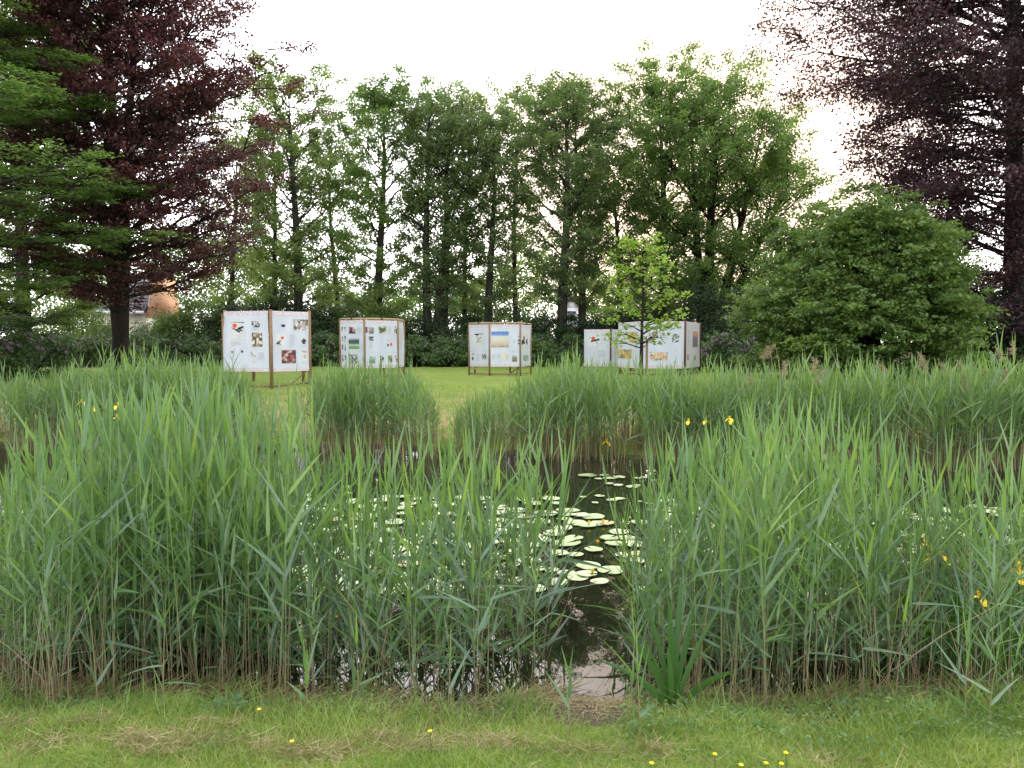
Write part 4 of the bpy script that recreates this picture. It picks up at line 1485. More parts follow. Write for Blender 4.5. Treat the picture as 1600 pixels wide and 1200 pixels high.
def build_near_reeds():
    rg = np.random.default_rng(31)
    P = NEARPOS
    n = len(P)
    px = 800 + P[:, 2] * F_PX
    ytop = np.interp(px, PX_T, PY_T)
    ztop = EYE - (ytop - 540) * np.minimum(P[:, 1], 5.4) / F_PX
    z0 = ground_z(P[:, 0], P[:, 1])
    z0 = np.maximum(z0, -.35) - .03
    Hh = (ztop - z0 - .40) * np.clip(rg.normal(.90, .14, n), .45, 1.07)
    short = rg.uniform(0, 1, n) < .13
    Hh = np.where(short, Hh * rg.uniform(.35, .75, n), Hh)
    front = (P[:, 1] < shore(P[:, 0])[0] + .05) & (rg.uniform(0, 1, n) < .35)
    Hh = np.where(front, Hh * rg.uniform(.35, .9, n), Hh)
    k = rg.integers(0, NP, n)
    sc = Hh / (1.3 * NEAR_H[k])
    sc = np.clip(sc, .25, 1.5)
    rz = rg.uniform(0, 2 * PI, n)
    tilt = rg.normal(0, .045, (n, 2))
    tilt[:, 0] += np.where((px > 800) & (px < 930), .03, 0) - np.where((px > 985) & (px < 1060), .04, 0) + .03 * np.sin(P[:, 0] * 2)
    order = np.argsort(P[:, 1])
    vis = np.array([i for i in order if -20 < px[i] < 1620])
    ind = vis[:300]
    isind = np.zeros(n, bool)
    isind[ind] = True
    meshes = []
    for s_, l_ in NEAR:
        root = None
        meshes.append((s_, l_))
    protos = {}
    for i in ind:
        kk = int(k[i])
        loc = (float(P[i, 0]), float(P[i, 1]), float(z0[i]))
        if kk not in protos:
            r = bpy.data.objects.new('reed_stalk', None)
            COL.objects.link(r)
            r.empty_display_size = .05
            s_, l_ = NEAR[kk]
            a = mesh_obj('stem', s_[0], s_[1], M['reed_stem'], r, smooth=True)
            b = mesh_obj('leaves', l_[0], l_[1], M['reed_leaf'], r, tone=l_[2], smooth=True)
            protos[kk] = (a, b)
        else:
            r = bpy.data.objects.new('reed_stalk', None)
            COL.objects.link(r)
            r.empty_display_size = .05
            for ch in protos[kk]:
                c = ch.copy()
                COL.objects.link(c)
                c.parent = r
        r.location = loc
        r.rotation_euler = (float(-tilt[i, 1]), float(tilt[i, 0]), float(rz[i]))
        r.scale = (float(sc[i]),) * 3
        zn = [(130, 'at the far left end of the near bed'), (270, 'well left of the largest board'), (350, 'just left of the largest board'),
              (490, 'directly below the largest board'), (640, 'below the four panel board'), (760, 'below the landscape picture board'), (950, 'along the left side of the muddy gap'),
              (1080, 'along the right side of the muddy gap'), (1200, 'below the mauve flowered bush'), (1350, 'below the left half of the rounded shrub'),
              (1480, 'below the right half of the rounded shrub'), (9999, 'at the right end of the near bed')]
        w = [z[1] for z in zn if px[i] < z[0]][0]
        tag(r, 'green front rank reed stalk ' + w, 'reed', 'front rank reeds ' + w)
    # the rest of the bed
    SV, LV = [], []
    for kk in range(NP):
        sel = np.where((k == kk) & ~isind)[0]
        if not len(sel): continue
        loc = np.stack([P[sel, 0], P[sel, 1], z0[sel]], -1)
        s_, l_ = NEAR[kk]
        SV.append(replicate((s_[0], s_[1], None), loc, rz[sel], sc[sel], tilt[sel]))
        LV.append(replicate(l_, loc, rz[sel], sc[sel], tilt[sel]))
    Vs, Fs, _ = merge(SV)
    Vl, Fl, Tl = merge(LV)
    o = bpy.data.objects.new('near_reed_bed', None)
    COL.objects.link(o)
    tag(o, 'dense green reed bed along the near edge of the pond', 'reed bed', kind='stuff')
    a = mesh_obj('stems', Vs, Fs, M['reed_stem'], o, smooth=True)
    b = mesh_obj('leaves', Vl, Fl, M['reed_leaf'], o, tone=Tl, smooth=True)
    a['kind'] = 'stuff'; b['kind'] = 'stuff'


build_near_reeds()


def straw_bed(name, label, pts, hmin, hmax, seed, rad=.0032, lean=.12):
    rg = np.random.default_rng(seed)
    n = len(pts)
    z0 = np.maximum(ground_z(pts[:, 0], pts[:, 1]), -.2) - .02
    H = rg.uniform(hmin, hmax, n) * rg.uniform(.5, 1, n)
    s = np.linspace(0, 1, 4)
    ln = rg.normal(0, lean, (n, 2))
    C = np.stack([pts[:, 0:1] + ln[:, 0:1] * H[:, None] * s ** 1.4, pts[:, 1:2] + ln[:, 1:2] * H[:, None] * s ** 1.4, z0[:, None] + H[:, None] * s], -1)
    V, F = tubes(C, np.repeat((rad * (1 - .5 * s))[None], n, 0), 3)
    o = mesh_obj(name, V, F, M['straw'], smooth=True)
    tag(o, label, 'dead reeds', kind='stuff')


def build_near_straw():
    rg = np.random.default_rng(8)
    i = rg.integers(0, len(NEARPOS), 700)
    p = NEARPOS[i, :2] + rg.normal(0, .08, (700, 2))
    q = p[:, 0] / p[:, 1]
    p = p[(q < .072) | (q > .155)]
    straw_bed('dead_reed_stubble', 'brown dead reed stems among the bases of the near reeds', p, .2, .75, 9, .0022)
    straw_bed('bent_dead_reeds', 'long bent straw coloured dead reeds leaning through the near bed', p[:170], .6, 1.35, 19, .0022, .32)


build_near_straw()

FARP = [reed_proto(prg, 1.35 * prg.uniform(.9, 1.1), int(prg.integers(9, 13)), 3, 0, .42, .027, 3, .36, .75) for _ in range(24)]


def far_bed(name, label, xr, dens, depth, topf, seed, skip=None, base_off=-.7):
    rg = np.random.default_rng(seed)
    area = (xr[1] - xr[0]) * depth
    n = int(area * dens)
    X = rg.uniform(xr[0], xr[1], n)
    yf = shore(X)[1]
    f = rg.uniform(0, 1, n)
    Y = yf + base_off + f * depth
    keep = rg.uniform(0, 1, n) < .72 + .3 * np.sin(X * 3.3 + Y * 1.3)
    if skip is not None: keep &= skip(X, Y, rg)
    X, Y = X[keep], Y[keep]
    n = len(X)
    px = 800 + X / Y * F_PX
    z0 = np.maximum(ground_z(X, Y), -.3) - .02
    ztop = EYE - (topf(px) - 540) * Y / F_PX
    Hh = (ztop - z0 - .28) * np.clip(rg.normal(.93, .09, n), .5, 1.15)
    k = rg.integers(0, len(FARP), n)
    sc = Hh / 1.35
    rz = rg.uniform(0, 2 * PI, n)
    tilt = rg.normal(0, .05, (n, 2))
    SV, LV = [], []
    for kk in range(len(FARP)):
        sel = np.where((k == kk) & (sc > .25))[0]
        if not len(sel): continue
        loc = np.stack([X[sel], Y[sel], z0[sel]], -1)
        s_, l_ = FARP[kk]
        SV.append(replicate((s_[0], s_[1], None), loc, rz[sel], sc[sel], tilt[sel]))
        LV.append(replicate(l_, loc, rz[sel], sc[sel], tilt[sel]))
    Vs, Fs, _ = merge(SV)
    Vl, Fl, Tl = merge(LV)
    o = bpy.data.objects.new(name, None)
    COL.objects.link(o)
    tag(o, label, 'reed bed', kind='stuff')
    a = mesh_obj('stems', Vs, Fs, M['reed_stem'], o, smooth=True)
    b = mesh_obj('leaves', Vl, Fl, M['reed_far'], o, tone=Tl, smooth=True)
    a['kind'] = 'stuff'; b['kind'] = 'stuff'
    m = rg.integers(0, n, int(n * 1.1))
    sp = np.stack([X[m], Y[m]], -1) + rg.normal(0, .1, (len(m), 2))
    return sp


def build_far_reeds():
    sp = []
    tL = lambda px: np.interp(px, [-300, 0, 110, 140, 200, 330, 370, 430], [574, 576, 570, 558, 552, 556, 570, 610])
    sp.append(far_bed('left_far_reed_bed', 'reed bed on the far bank left of the largest board', (-12.5, -5.3), 75, 2.6, tL, 61,
                      lambda X, Y, rg: (X > -8.6) | (rg.uniform(0, 1, len(X)) < .85)))
    tM = lambda px: np.interp(px, [430, 500, 530, 580, 640, 670, 700], [600, 572, 566, 562, 566, 590, 640])
    sp.append(far_bed('middle_far_reed_clump', 'reed clump on the far bank below the four panel board', (-4.6, -1.45), 95, 2.2, tM, 62,
                      lambda X, Y, rg: (800 + X / Y * F_PX < 692) & ((800 + X / Y * F_PX > 490) | (rg.uniform(0, 1, len(X)) < .2))))
    tR = lambda px: np.interp(px, [700, 730, 800, 850, 880, 1000, 1100, 1300, 1500, 1650, 1900], [640, 606, 592, 566, 556, 566, 572, 566, 562, 558, 560])
    sp.append(far_bed('right_far_reed_bed', 'wide reed bed on the far bank stretching to the right edge', (-1.1, 12.5), 88, 3.0, tR, 63,
                      lambda X, Y, rg: (800 + X / Y * F_PX > 712)))
    allp = np.concatenate(sp)
    straw_bed('dead_reed_stems', 'brown dead stems at the foot of the far reed beds', allp, .3, 1.0, 64, .005, .10)


build_far_reeds()


def build_plumes():
    rg = np.random.default_rng(12)
    spots = [(1211, 543, 12.6), (1221, 541, 12.6), (1228, 566, 12.2), (1273, 560, 12.4), (1284, 566, 12.2), (1297, 580, 12.0), (1353, 567, 12.3),
             (1418, 562, 12.4), (1431, 553, 12.4), (1456, 570, 11.9), (1488, 566, 12.2), (1501, 590, 11.8), (1545, 545, 12.2), (1552, 578, 12), (1588, 536, 11.9), (1574, 580, 11.8), (1167, 585, 12.3)]
    where = ['leftmost of the pair poking up at the rounded shrub foot', 'right one of the pair poking up at the rounded shrub foot', 'fanning out below the pair of plumes',
             'thick plume below the middle of the rounded shrub', 'short plume just right of the thickest plume', 'narrow plume lower right of the thickest plume', 'small plume under the middle of the rounded shrub',
             'arched plume under the right half of the rounded shrub', 'curled plume beside the arched one', 'drooping plume lower right of the arched one', 'pale plume below the dark purple foliage',
             'low curled plume below the dark purple foliage', 'thin tall plume below the copper beech foliage', 'stubby plume in the reeds near the right edge', 'tallest plume at the right edge',
             'low plume near the right edge', 'bent plume furthest left, right of the boards']
    for (px, py, D), w in zip(spots, where):
        p = at(px, py, D)
        g = max(float(ground_z(p[0], D)), -.2)
        H = p[2] - g
        t = thing('dead_reed', 'dry buff reed plume, ' + w, 'reed', (p[0], D, g))
        s = np.linspace(0, 1, 8)
        ln = rg.normal(0, .05, 2)
        dr = rg.uniform(-.12, .12)
        C = np.stack([ln[0] * s ** 2 + dr * s ** 6, ln[1] * s ** 2, H * s], -1)
        C -= C[-1] * np.array([1, 1, 0]) * 0
        V, F = tubes(C[None], np.linspace(.005, .0025, 8)[None], 4)
        mesh_obj('stem', V, F, M['straw'], t, smooth=True)
        n = 90
        f = rg.uniform(0, 1, n)
        az = rg.uniform(0, 2 * PI, n)
        P = C[-1] + np.stack([dr * 1.5 * (1 - f), 0 * f, -.17 * (1 - f)], -1)
        Dv = nrm(np.stack([np.cos(az) * .45 + dr * 3, np.sin(az) * .45, -.2 + f * 1.1], -1))
        S = nrm(np.cross(Dv, rg.normal(0, 1, (n, 3))))
        V, F, T = strips(P, Dv, S, rg.uniform(.05, .10, n), np.full(n, .009), Dv * 0 + np.array([0, 0, -.3]), 2, lambda t: 1 - .6 * t, 0, rg.uniform(0, 1, n))
        mesh_obj('plume', V, F, M['plume'], t, tone=T)


build_plumes()


# ------------------------------------------------------------------ WATER LILIES
def pad_proto(rng):
    n = 26
    th0 = R(11)
    th = np.linspace(th0, 2 * PI - th0, n)
    asp = rng.uniform(.82, 1)
    ring = []
    for fr, z in ((.33, 0), (.7, 0), (1, 1)):
        r = fr * (1 + .03 * np.sin(th * 3 + rng.uniform(0, 6)) * fr)
        zz = z * (.02 + .05 * np.sin(th * 2 + rng.uniform(0, 6)) ** 2 * rng.uniform(0, 1)) + .008 * np.sin(th * 5)
        ring.append(np.stack([r * np.cos(th), r * np.sin(th) * asp, zz], -1))
    V = np.concatenate([np.zeros((1, 3))] + ring)
    tri = np.array([(0, 1 + i, 2 + i) for i in range(n - 1)])
    q = []
    for k in range(2):
        for i in range(n - 1):
            a = 1 + k * n + i
            q.append((a, a + n, a + n + 1, a + 1))
    return V, [tri, np.array(q)]


def pad_mat():
    m, nt, out = new_mat('lily pad')
    oi = nt.nodes.new('ShaderNodeObjectInfo')
    n1 = noise(nt, 2.5, 4, 'obj', .6)
    c = ramp(nt, oi.outputs['Random'], [(.0, (.27, .35, .15)), (.5, (.35, .42, .20)), (.88, (.44, .48, .27)), (.96, (.42, .38, .14)), (1.0, (.36, .26, .10))])  # pale base colours include the sky sheen on the pads
    c = mixc(nt, mrange(nt, n1, .5, .75, 0, .5), c, (.24, .28, .09))
    tcd = nt.nodes.new('ShaderNodeTexCoord')
    gr = N(nt, 'ShaderNodeVectorMath', operation='LENGTH')
    nt.links.new(tcd.outputs['Object'], gr.inputs[0])
    edge = math_(nt, 'ADD', gr.outputs['Value'], math_(nt, 'MULTIPLY', math_(nt, 'SUBTRACT', n1, .5), .5))
    c = mixc(nt, mrange(nt, edge, .92, 1.08, 0, .7), c, (.22, .15, .06))
    p = principled(nt, out, c, .32, .8)
    bm = nt.nodes.new('ShaderNodeBump')
    bm.inputs['Strength'].default_value = .15
    bm.inputs['Distance'].default_value = .05
    nt.links.new(n1, bm.inputs['Height'])
    nt.links.new(bm.outputs[0], p.inputs['Normal'])
    return m


def build_lilies():
    rg = np.random.default_rng(44)
    pm = pad_mat()
    # pads read from the photograph in the open channel: px, py, width px
    seen = [(918, 744, 30), (944, 743, 16), (935, 749, 14), (952, 748, 22), (968, 747, 20), (952, 757, 14), (966, 759, 16), (988, 761, 20), (996, 760, 12), (996, 748, 14), (1006, 747, 12), (1020, 751, 14),
            (911, 778, 12), (937, 776, 16), (930, 787, 12), (956, 783, 18), (968, 780, 18), (1000, 784, 8), (1014, 788, 12), (1018, 798, 18),
            (888, 806, 26), (908, 806, 28), (927, 809, 36), (900, 818, 34), (916, 822, 32), (935, 819, 30), (948, 819, 26), (1000, 817, 32),
            (967, 833, 32), (952, 842, 30), (978, 842, 34), (962, 850, 34), (990, 852, 36), (927, 860, 32), (899, 868, 26), (975, 868, 30), (997, 868, 28), (990, 878, 36),
            (918, 885, 42), (955, 892, 44), (917, 899, 34), (903, 904, 34), (937, 911, 30), (872, 912, 36), (1004, 924, 28), (885, 897, 30), (862, 893, 24),
            (50, 800, 36), (70, 808, 34), (55, 815, 34), (40, 822, 30), (95, 790, 22), (28, 800, 26),
            (540, 762, 16), (545, 772, 12), (1250, 770, 14), (1100, 850, 30), (1150, 856, 30)]
    pads = []
    names = {}
    chan = sorted([s_ for s_ in seen if 850 < s_[0] < 1030], key=lambda s_: s_[1])
    rows_ = []
    for s_ in chan:
        if rows_ and s_[1] - rows_[-1][0][1] <= 8: rows_[-1].append(s_)
        else: rows_.append([s_])
    ordw = ['first', 'second', 'third', 'fourth', 'fifth', 'sixth', 'seventh', 'eighth', 'ninth', 'tenth', 'eleventh', 'twelfth', 'thirteenth', 'fourteenth', 'fifteenth', 'sixteenth', 'seventeenth', 'eighteenth']
    for a_, rw in enumerate(rows_):
        for b_, s_ in enumerate(sorted(rw)):
            names[s_] = 'pale lily pad in the channel, %s from left in the %s row counted from far' % (ordw[b_], ordw[a_])
    labs = []
    for px, py, w in seen:
        labs.append(names.get((px, py, w)) or ('pale lily pad on the dark water at the far left' if px < 200 else 'small pale lily pad glimpsed behind the near reeds, away from the main cluster'))
        p = on_plane(px, py)
        pads.append((p[0], p[1], w / F_PX * p[1] / 2 * 1.02))
    zones = [((470, 900), (775, 925), 120), ((1030, 1420), (785, 935), 95), ((1380, 1620), (790, 850), 20), ((280, 480), (760, 860), 14)]
    for (x0, x1), (y0, y1), cnt in zones:
        k = 0
        tries = 0
        while k < cnt and tries < 8000:
            tries += 1
            px = rg.uniform(x0, x1); py = rg.uniform(y0, y1)
            p = on_plane(px, py)
            if p[1] > shore(p[0])[1] - .9: continue
            r = rg.uniform(.09, .155)
            if any((p[0] - a) ** 2 + (p[1] - b) ** 2 < ((r + c) * .86) ** 2 for a, b, c in pads): continue
            pads.append((p[0], p[1], r))
            if x0 < 480 and x1 < 500: labs.append('pale lily pad behind the left reeds, below the largest board')
            elif x0 == 470: labs.append('pale lily pad in the ' + ('far' if py < 825 else 'middle' if py < 875 else 'near') + ' part of the raft behind the left reeds, ' + ('left' if px < 690 else 'right') + ' half')
            elif x0 == 1030: labs.append('pale lily pad in the ' + ('far' if py < 835 else 'middle' if py < 885 else 'near') + ' part of the raft behind the right reeds, ' + ('left' if px < 1220 else 'right') + ' half')
            else: labs.append('pale lily pad near the right edge behind the reeds')
            k += 1
    pads = pads[:298]
    protos = [pad_proto(rg) for _ in range(8)]
    first = {}
    for i, (x, y, r) in enumerate(pads):
        k = i % 8
        if k not in first:
            o = mesh_obj('lily_pad', protos[k][0], protos[k][1], pm, smooth=True)
            first[k] = o
        else:
            o = first[k].copy()
            COL.objects.link(o)
        o.location = (x, y, .006 + .012 * rg.uniform())
        o.rotation_euler = (rg.normal(0, .02), rg.normal(0, .02), rg.uniform(0, 2 * PI))
        o.scale = (r, r, r)
        tag(o, labs[i], 'lily pad', 'lily pads floating on the pond')
    # yellow blooms
    for i_, (px, py, w, lab) in enumerate(((933, 846, .035, 'orange yellow lily bud standing in the open channel left of four overlapping pads'),
                             (920, 815, .03, 'small yellow lily bloom between two rows of pads in the channel'),
                             (942, 813, .03, 'tiny yellow lily bloom on a pad right of the small one'),
                             (925, 892, .035, 'yellow green lily bloom where three large pads meet'),
                             (806, 797, .035, 'yellow lily bloom among pads left of the channel, behind reeds'),
                             (1120, 848, .035, 'yellow lily bloom among pads right of the channel, behind reeds'))):
        p = on_plane(px, py, .05)
        t = thing('lily_flower', lab, 'flower', (p[0], p[1], 0))
        V, F = tubes(np.array([[(0, 0, -.02), (0, 0, .02), (.004, 0, .04)]]), np.full((1, 3), .006), 5)
        mesh_obj('stem', V, F, M['iris'], t, smooth=True)
        n = 9
        az = np.arange(n) * 2 * PI / n
        rad = np.stack([np.cos(az), np.sin(az), az * 0], -1)
        V, F, _ = strips(np.repeat([[.004, 0, .035]], n, 0) + rad * .006, nrm(rad * .55 + np.array([0, 0, 1.])), np.stack([-np.sin(az), np.cos(az), az * 0], -1),
                         np.full(n, w * .9), np.full(n, w * .7), -rad * .25, 4, lambda t: .5 + 1.2 * t - .9 * t * t, .3)
        mesh_obj('petals', V, F, M['yellow'] if i_ else M['orange'], t, smooth=True)


build_lilies()


# ------------------------------------------------------------------ FLOWERS AND BANK PLANTS
def iris_plant(label, px, py, D, nfl, H, seed, nleaf=26, spread=.16, fs=1.):
    rg = np.random.default_rng(seed)
    p = at(px, py, D)
    g = max(float(ground_z(p[0], D)), -.12)
    H = p[2] - g
    t = thing('yellow_iris', label, 'iris', (p[0], D, g))
    n = nleaf
    az = rg.uniform(0, 2 * PI, n)
    rad = np.stack([np.cos(az), np.sin(az), az * 0], -1)
    P = rad * (rg.uniform(0, spread, n))[:, None]
    Dv = nrm(rad * rg.uniform(.02, .22, n)[:, None] + np.array([0, 0, 1.]))
    S = nrm(np.cross(Dv, rg.normal(0, 1, (n, 3))))
    V, F, T = strips(P, Dv, S, H * rg.uniform(.6, 1.05, n), rg.uniform(.018, .028, n), rad * rg.uniform(0, .12, n)[:, None], 6,
                     lambda t: np.clip(1.02 - t ** 2.5, .02, 1), .3, rg.uniform(0, 1, n))
    mesh_obj('leaves', V, F, M['iris'], t, tone=T, smooth=True)
    for k in range(nfl):
        off = np.array([rg.normal(0, spread * .9), rg.normal(0, spread * .5), 0]) if k else np.zeros(3)
        h = H * (1 - .05 * rg.uniform() * k)
        b = off * .4
        C = np.array([b, b * .5 + off * .5 + [0, 0, h * .5], off + [0, 0, h - .03]])
        V, F = tubes(C[None], np.array([[.006, .005, .004]]), 5)
        st = mesh_obj('flower_stem', V, F, M['iris'], t, smooth=True)
        parts = []
        a0 = rg.uniform(0, 2)
        for q in range(3):
            a = a0 + q * 2 * PI / 3
            r_ = np.array([[math.cos(a), math.sin(a), 0]])
            tn = np.array([[-math.sin(a), math.cos(a), 0]])
            base = (off + np.array([0, 0, h - .03]))[None]
            parts.append(strips(base, nrm(r_ * 1.0 + [0, 0, .6]), tn, np.array([.075 * fs]), np.array([.05 * fs]), np.array([[0, 0, -1.1]]), 6, lambda t: .25 + 2.6 * t * (1.1 - t), .2)[:2])
            a += PI / 3
            r_ = np.array([[math.cos(a), math.sin(a), 0]])
            tn = np.array([[-math.sin(a), math.cos(a), 0]])
            parts.append(strips(base, nrm(r_ * .3 + [0, 0, 1.]), tn, np.array([.045 * fs]), np.array([.022 * fs]), np.array([[0, 0, 0.]]), 3, lambda t: .4 + 1.4 * t * (1.2 - t), .2)[:2])
        V, F, _ = merge(parts)
        mesh_obj('flower', V, F, M['yellow'], st, smooth=True)
    return t


def build_flowers():
    iris_plant('yellow iris clump with several blooms on the far left bank', 186, 626, 11.5, 6, 1, 1, 34, .45, 1.15)
    iris_plant('pair of yellow iris blooms at the left end of the left iris clump', 150, 634, 11.3, 2, 1, 2, 16, .1, 1.15)
    iris_plant('yellow iris with two pale blooms low among the left near reeds', 118, 908, 5.15, 3, 1, 3, 18, .10, .8)
    iris_plant('yellow iris low among near reeds below the left iris pair, further right', 303, 880, 5.3, 2, 1, 4, 14, .08, .8)
    iris_plant('yellow iris clump with two blooms at the near end of the right reed bed', 1103, 655, 10.9, 2, 1, 5, 20, .14, .95)
    iris_plant('yellow iris bloom right of the two bloom clump on the right', 1140, 651, 11.0, 2, 1, 6, 16, .12, .95)
    iris_plant('single yellow iris bloom at the foot of the far reeds above the open water', 948, 688, 12.7, 1, 1, 7, 8, .08, 1.3)
    iris_plant('large yellow iris bloom at the right edge', 1592, 884, 4.15, 1, 1, 8, 44, .30, 1.2)
    iris_plant('yellow iris with three blooms just left of the right edge bloom', 1530, 925, 4.15, 3, 1, 9, 40, .26, .8)
    iris_plant('yellow iris behind the reeds, left of the three bloom iris', 1470, 862, 4.6, 3, 1, 10, 30, .22, .9)
    # buttercups
    cups = [(405, 1108, 'below the left reeds near a feathery leaf'), (672, 1142, 'alone in tall grass left of the mud patch'), (1018, 1192, 'at the bottom edge right of the mud patch'),
            (1117, 1178, 'in ground cover right of the mud patch'), (1228, 1176, 'tall one at lower right in the grass'), (1197, 1192, 'larger one near the bottom edge at lower right'),
            (1221, 1193, 'small one beside the larger bottom edge buttercup'), (1158, 1195, 'small one at the bottom edge between two others'), (456, 1158, 'tiny one in mown grass at lower left'),
            (497, 988, 'tall thin one against the water behind stems'), (526, 963, 'topmost tall thin one against the water'), (415, 1001, 'on a stalk leaning left among the stems')]
    for i, (px, py, w) in enumerate(cups):
        rg = np.random.default_rng(600 + i)
        high = i >= 9
        pz = .45 if high else .42
        p = on_plane(px, py, pz)
        if high: p = at(px, py, 4.15)
        g = float(ground_z(p[0], p[1]))
        h = max(p[2] - g, .04)
        t = thing('buttercup', 'yellow buttercup, ' + w, 'flower', (p[0], p[1], g))
        C = np.array([[(0, .01, -.01), (.004, .004, h * .5), (0, 0, h - .005)]])
        V, F = tubes(C, np.full((1, 3), .0016), 4)
        mesh_obj('stem', V, F, M['grass'], t, smooth=True)
        n = 5
        az = np.arange(n) * 2 * PI / n
        rad = np.stack([np.cos(az), np.sin(az), az * 0], -1)
        sc = .6 if high else .7
        V, F, _ = strips(np.repeat([[0, 0, h - .006]], n, 0), nrm(rad + np.array([0, -.2, .75])), np.stack([-np.sin(az), np.cos(az), az * 0], -1),
                         np.full(n, .014 * sc), np.full(n, .014 * sc), rad * 0 + [0, 0, .2], 4, lambda t: .3 + 1.6 * t - 1.1 * t * t, .0)
        mesh_obj('petals', V, F, M['yellow'], t, smooth=True)
    # dock with long broad leaves right of the gap
    rg = np.random.default_rng(71)
    b = on_plane(1052, 1128, .12)
    g = float(ground_z(b[0], b[1]))
    t = thing('dock_plant', 'bright green plant with long broad leaves right of the muddy gap', 'plant', (b[0], b[1], g - .01))
    spec = [(-1.15, .1, .40, .032, 1.0), (-.62, -.2, .52, .030, .5), (-.30, .2, .62, .026, .2), (-.08, -.1, .58, .030, .05), (.10, .2, .66, .026, .1), (.20, -.2, .50, .032, .15),
            (.52, .1, .60, .030, .35), (.95, -.3, .36, .040, .9), (-.18, -.4, .40, .034, .2), (.34, .4, .55, .026, .1), (-.45, .4, .46, .028, .6)]
    for j, (dx, dy, ln, wd, bend) in enumerate(spec):
        wd = wd * 1.2
        Dv = nrm(np.array([[dx * .42, dy * .42, 1.]]))
        S = nrm(np.cross(Dv, np.array([[.3 * dx, -1., .2]])))
        S = nrm(S + rg.normal(0, .55, (1, 3)))
        V, F, T = strips(np.array([[dx * .02, dy * .02, 0]]), Dv, S, np.array([ln]), np.array([wd]), np.array([[dx * .35, dy * .3, -.28 * bend]]), 12,
                         lambda t: np.clip(np.minimum(.35 + 2.2 * t, 1) * np.sqrt(np.clip(1.03 - t ** 2.2, 0.0005, 1)), .03, 1), .25, np.array([rg.uniform(.2, .8)]))
        mesh_obj('leaf', V, F, M['dock'], t, tone=T, smooth=True)
    # feathery leaf plant left
    b = on_plane(352, 1108, .2)
    g = float(ground_z(b[0], b[1]))
    t = thing('feathery_leaf_plant', 'low plant with feathery blue green leaves at the foot of the left reeds', 'plant', (b[0], b[1], g))
    for j in range(7):
        az = R(-20 + j * 50 + rg.uniform(-12, 12))
        ln = rg.uniform(.08, .13)
        s = np.linspace(0, 1, 12)
        ax = np.array([math.cos(az), math.sin(az), 0])
        C = ax * (ln * s)[:, None] + np.array([0, 0, 1.]) * (ln * (1.1 * s - .7 * s ** 2))[:, None]
        P = np.repeat(C[3:], 2, 0)
        sd_ = np.tile([1, -1], 9)
        tn = np.array([-math.sin(az), math.cos(az), 0])
        Dv = nrm(tn * sd_[:, None] + ax * .5 + [0, 0, .1])
        n = len(P)
        V, F, T = strips(P, Dv, np.repeat([nrm(ax[None] + [0, 0, .3])[0]], n, 0), .028 * np.sin(np.repeat(s[3:], 2) * 2.9) + .008, np.full(n, .007), Dv * 0 + [0, 0, -.2], 3,
                         lambda t: .5 + 1.5 * t - 1.7 * t * t + .02, 0, rg.uniform(0, 1, n))
        v2, f2 = tubes(C[None], np.full((1, 12), .0015), 3)
        V, F, T = merge([(V, F, T), (v2, f2, np.full(len(f2), .5))])
        mesh_obj('leaf', V, F, M['fern'], t, tone=T)
    # stray reed shoots on the bank, each its own
    strays = [(255, 1105, .42, 'standing by itself in front of the left reeds'), (480, 1105, .36, 'small leafy shoot at the foot of the left reeds'), (152, 1090, .5, 'short shoot at lower left before the reeds'),
              (890, 1155, .30, 'thin shoot at the left edge of the mud patch'), (985, 1130, .40, 'thin shoot at the right edge of the mud patch'), (1508, 1120, .40, 'pale shoot on the bank at lower right'),
              (1400, 1075, .45, 'short shoot in front of the right reeds'), (1545, 1130, .34, 'bent shoot near the lower right corner'), (1000, 1165, .30, 'spiky shoot just right of the mud patch'),
              (700, 1110, .32, 'short shoot below the middle of the left reeds'), (560, 1090, .34, 'shoot before the bright water reflections')]
    for i, (px, py, h, w) in enumerate(strays):
        b = on_plane(px, py, .26)
        g = float(ground_z(b[0], b[1]))
        st, lf = reed_proto(np.random.default_rng(800 + i), h, 6, 6, .3, .26, .018, 4, .2, 1.)
        t = thing('reed_shoot', 'young blue green reed shoot, ' + w, 'reed', (b[0], b[1], g - .01))
        mesh_obj('stem', st[0], st[1], M['reed_stem'], t, smooth=True)
        mesh_obj('leaves', lf[0], lf[1], M['reed_leaf'], t, tone=lf[2], smooth=True)
    # one long broken pale stem leaning over the grass
    a = on_plane(520, 1172, .36); c = at(503, 1065, 3.7)
    t = thing('broken_reed', 'pale broken reed stem leaning diagonally over the grass below the left reeds', 'reed', (a[0], a[1], float(ground_z(a[0], a[1]))))
    o3 = np.array([a[0], a[1], float(ground_z(a[0], a[1]))])
    e = at(560, 1075, 3.9) - o3
    C = np.array([np.zeros(3), e * .33, e * .66, e])
    V, F = tubes(C[None], np.array([[.0042, .004, .0035, .003]]), 5)
    mesh_obj('stem', V, F, M['straw'], t, smooth=True)
    n = 3
    P = np.array([e * .7, e * .85, e])
    Dv = nrm(np.array([[.4, .1, .8], [-.1, .1, 1.], [.2, .1, 1.]]))
    S = nrm(np.cross(Dv, np.array([[0, 1., 0]] * 3)))
    V, F, T = strips(P, Dv, S, np.array([.22, .25, .28]), np.array([.016, .018, .018]), Dv * 0 + [0.05, 0, -.1], 6, leaf_prof, .3, np.array([.3, .6, .8]))
    mesh_obj('leaves', V, F, M['reed_leaf'], t, tone=T)


build_flowers()


# ------------------------------------------------------------------ GRASS, GROUND COVER, CUTTINGS
def blades(n, D0, D1, rg, dens=None, halfq=.86):
    u = rg.uniform(0, 1, n)
    D = np.sqrt(D0 ** 2 + u * (D1 ** 2 - D0 ** 2))
    X = rg.uniform(-halfq, halfq, n) * D
    return X, D


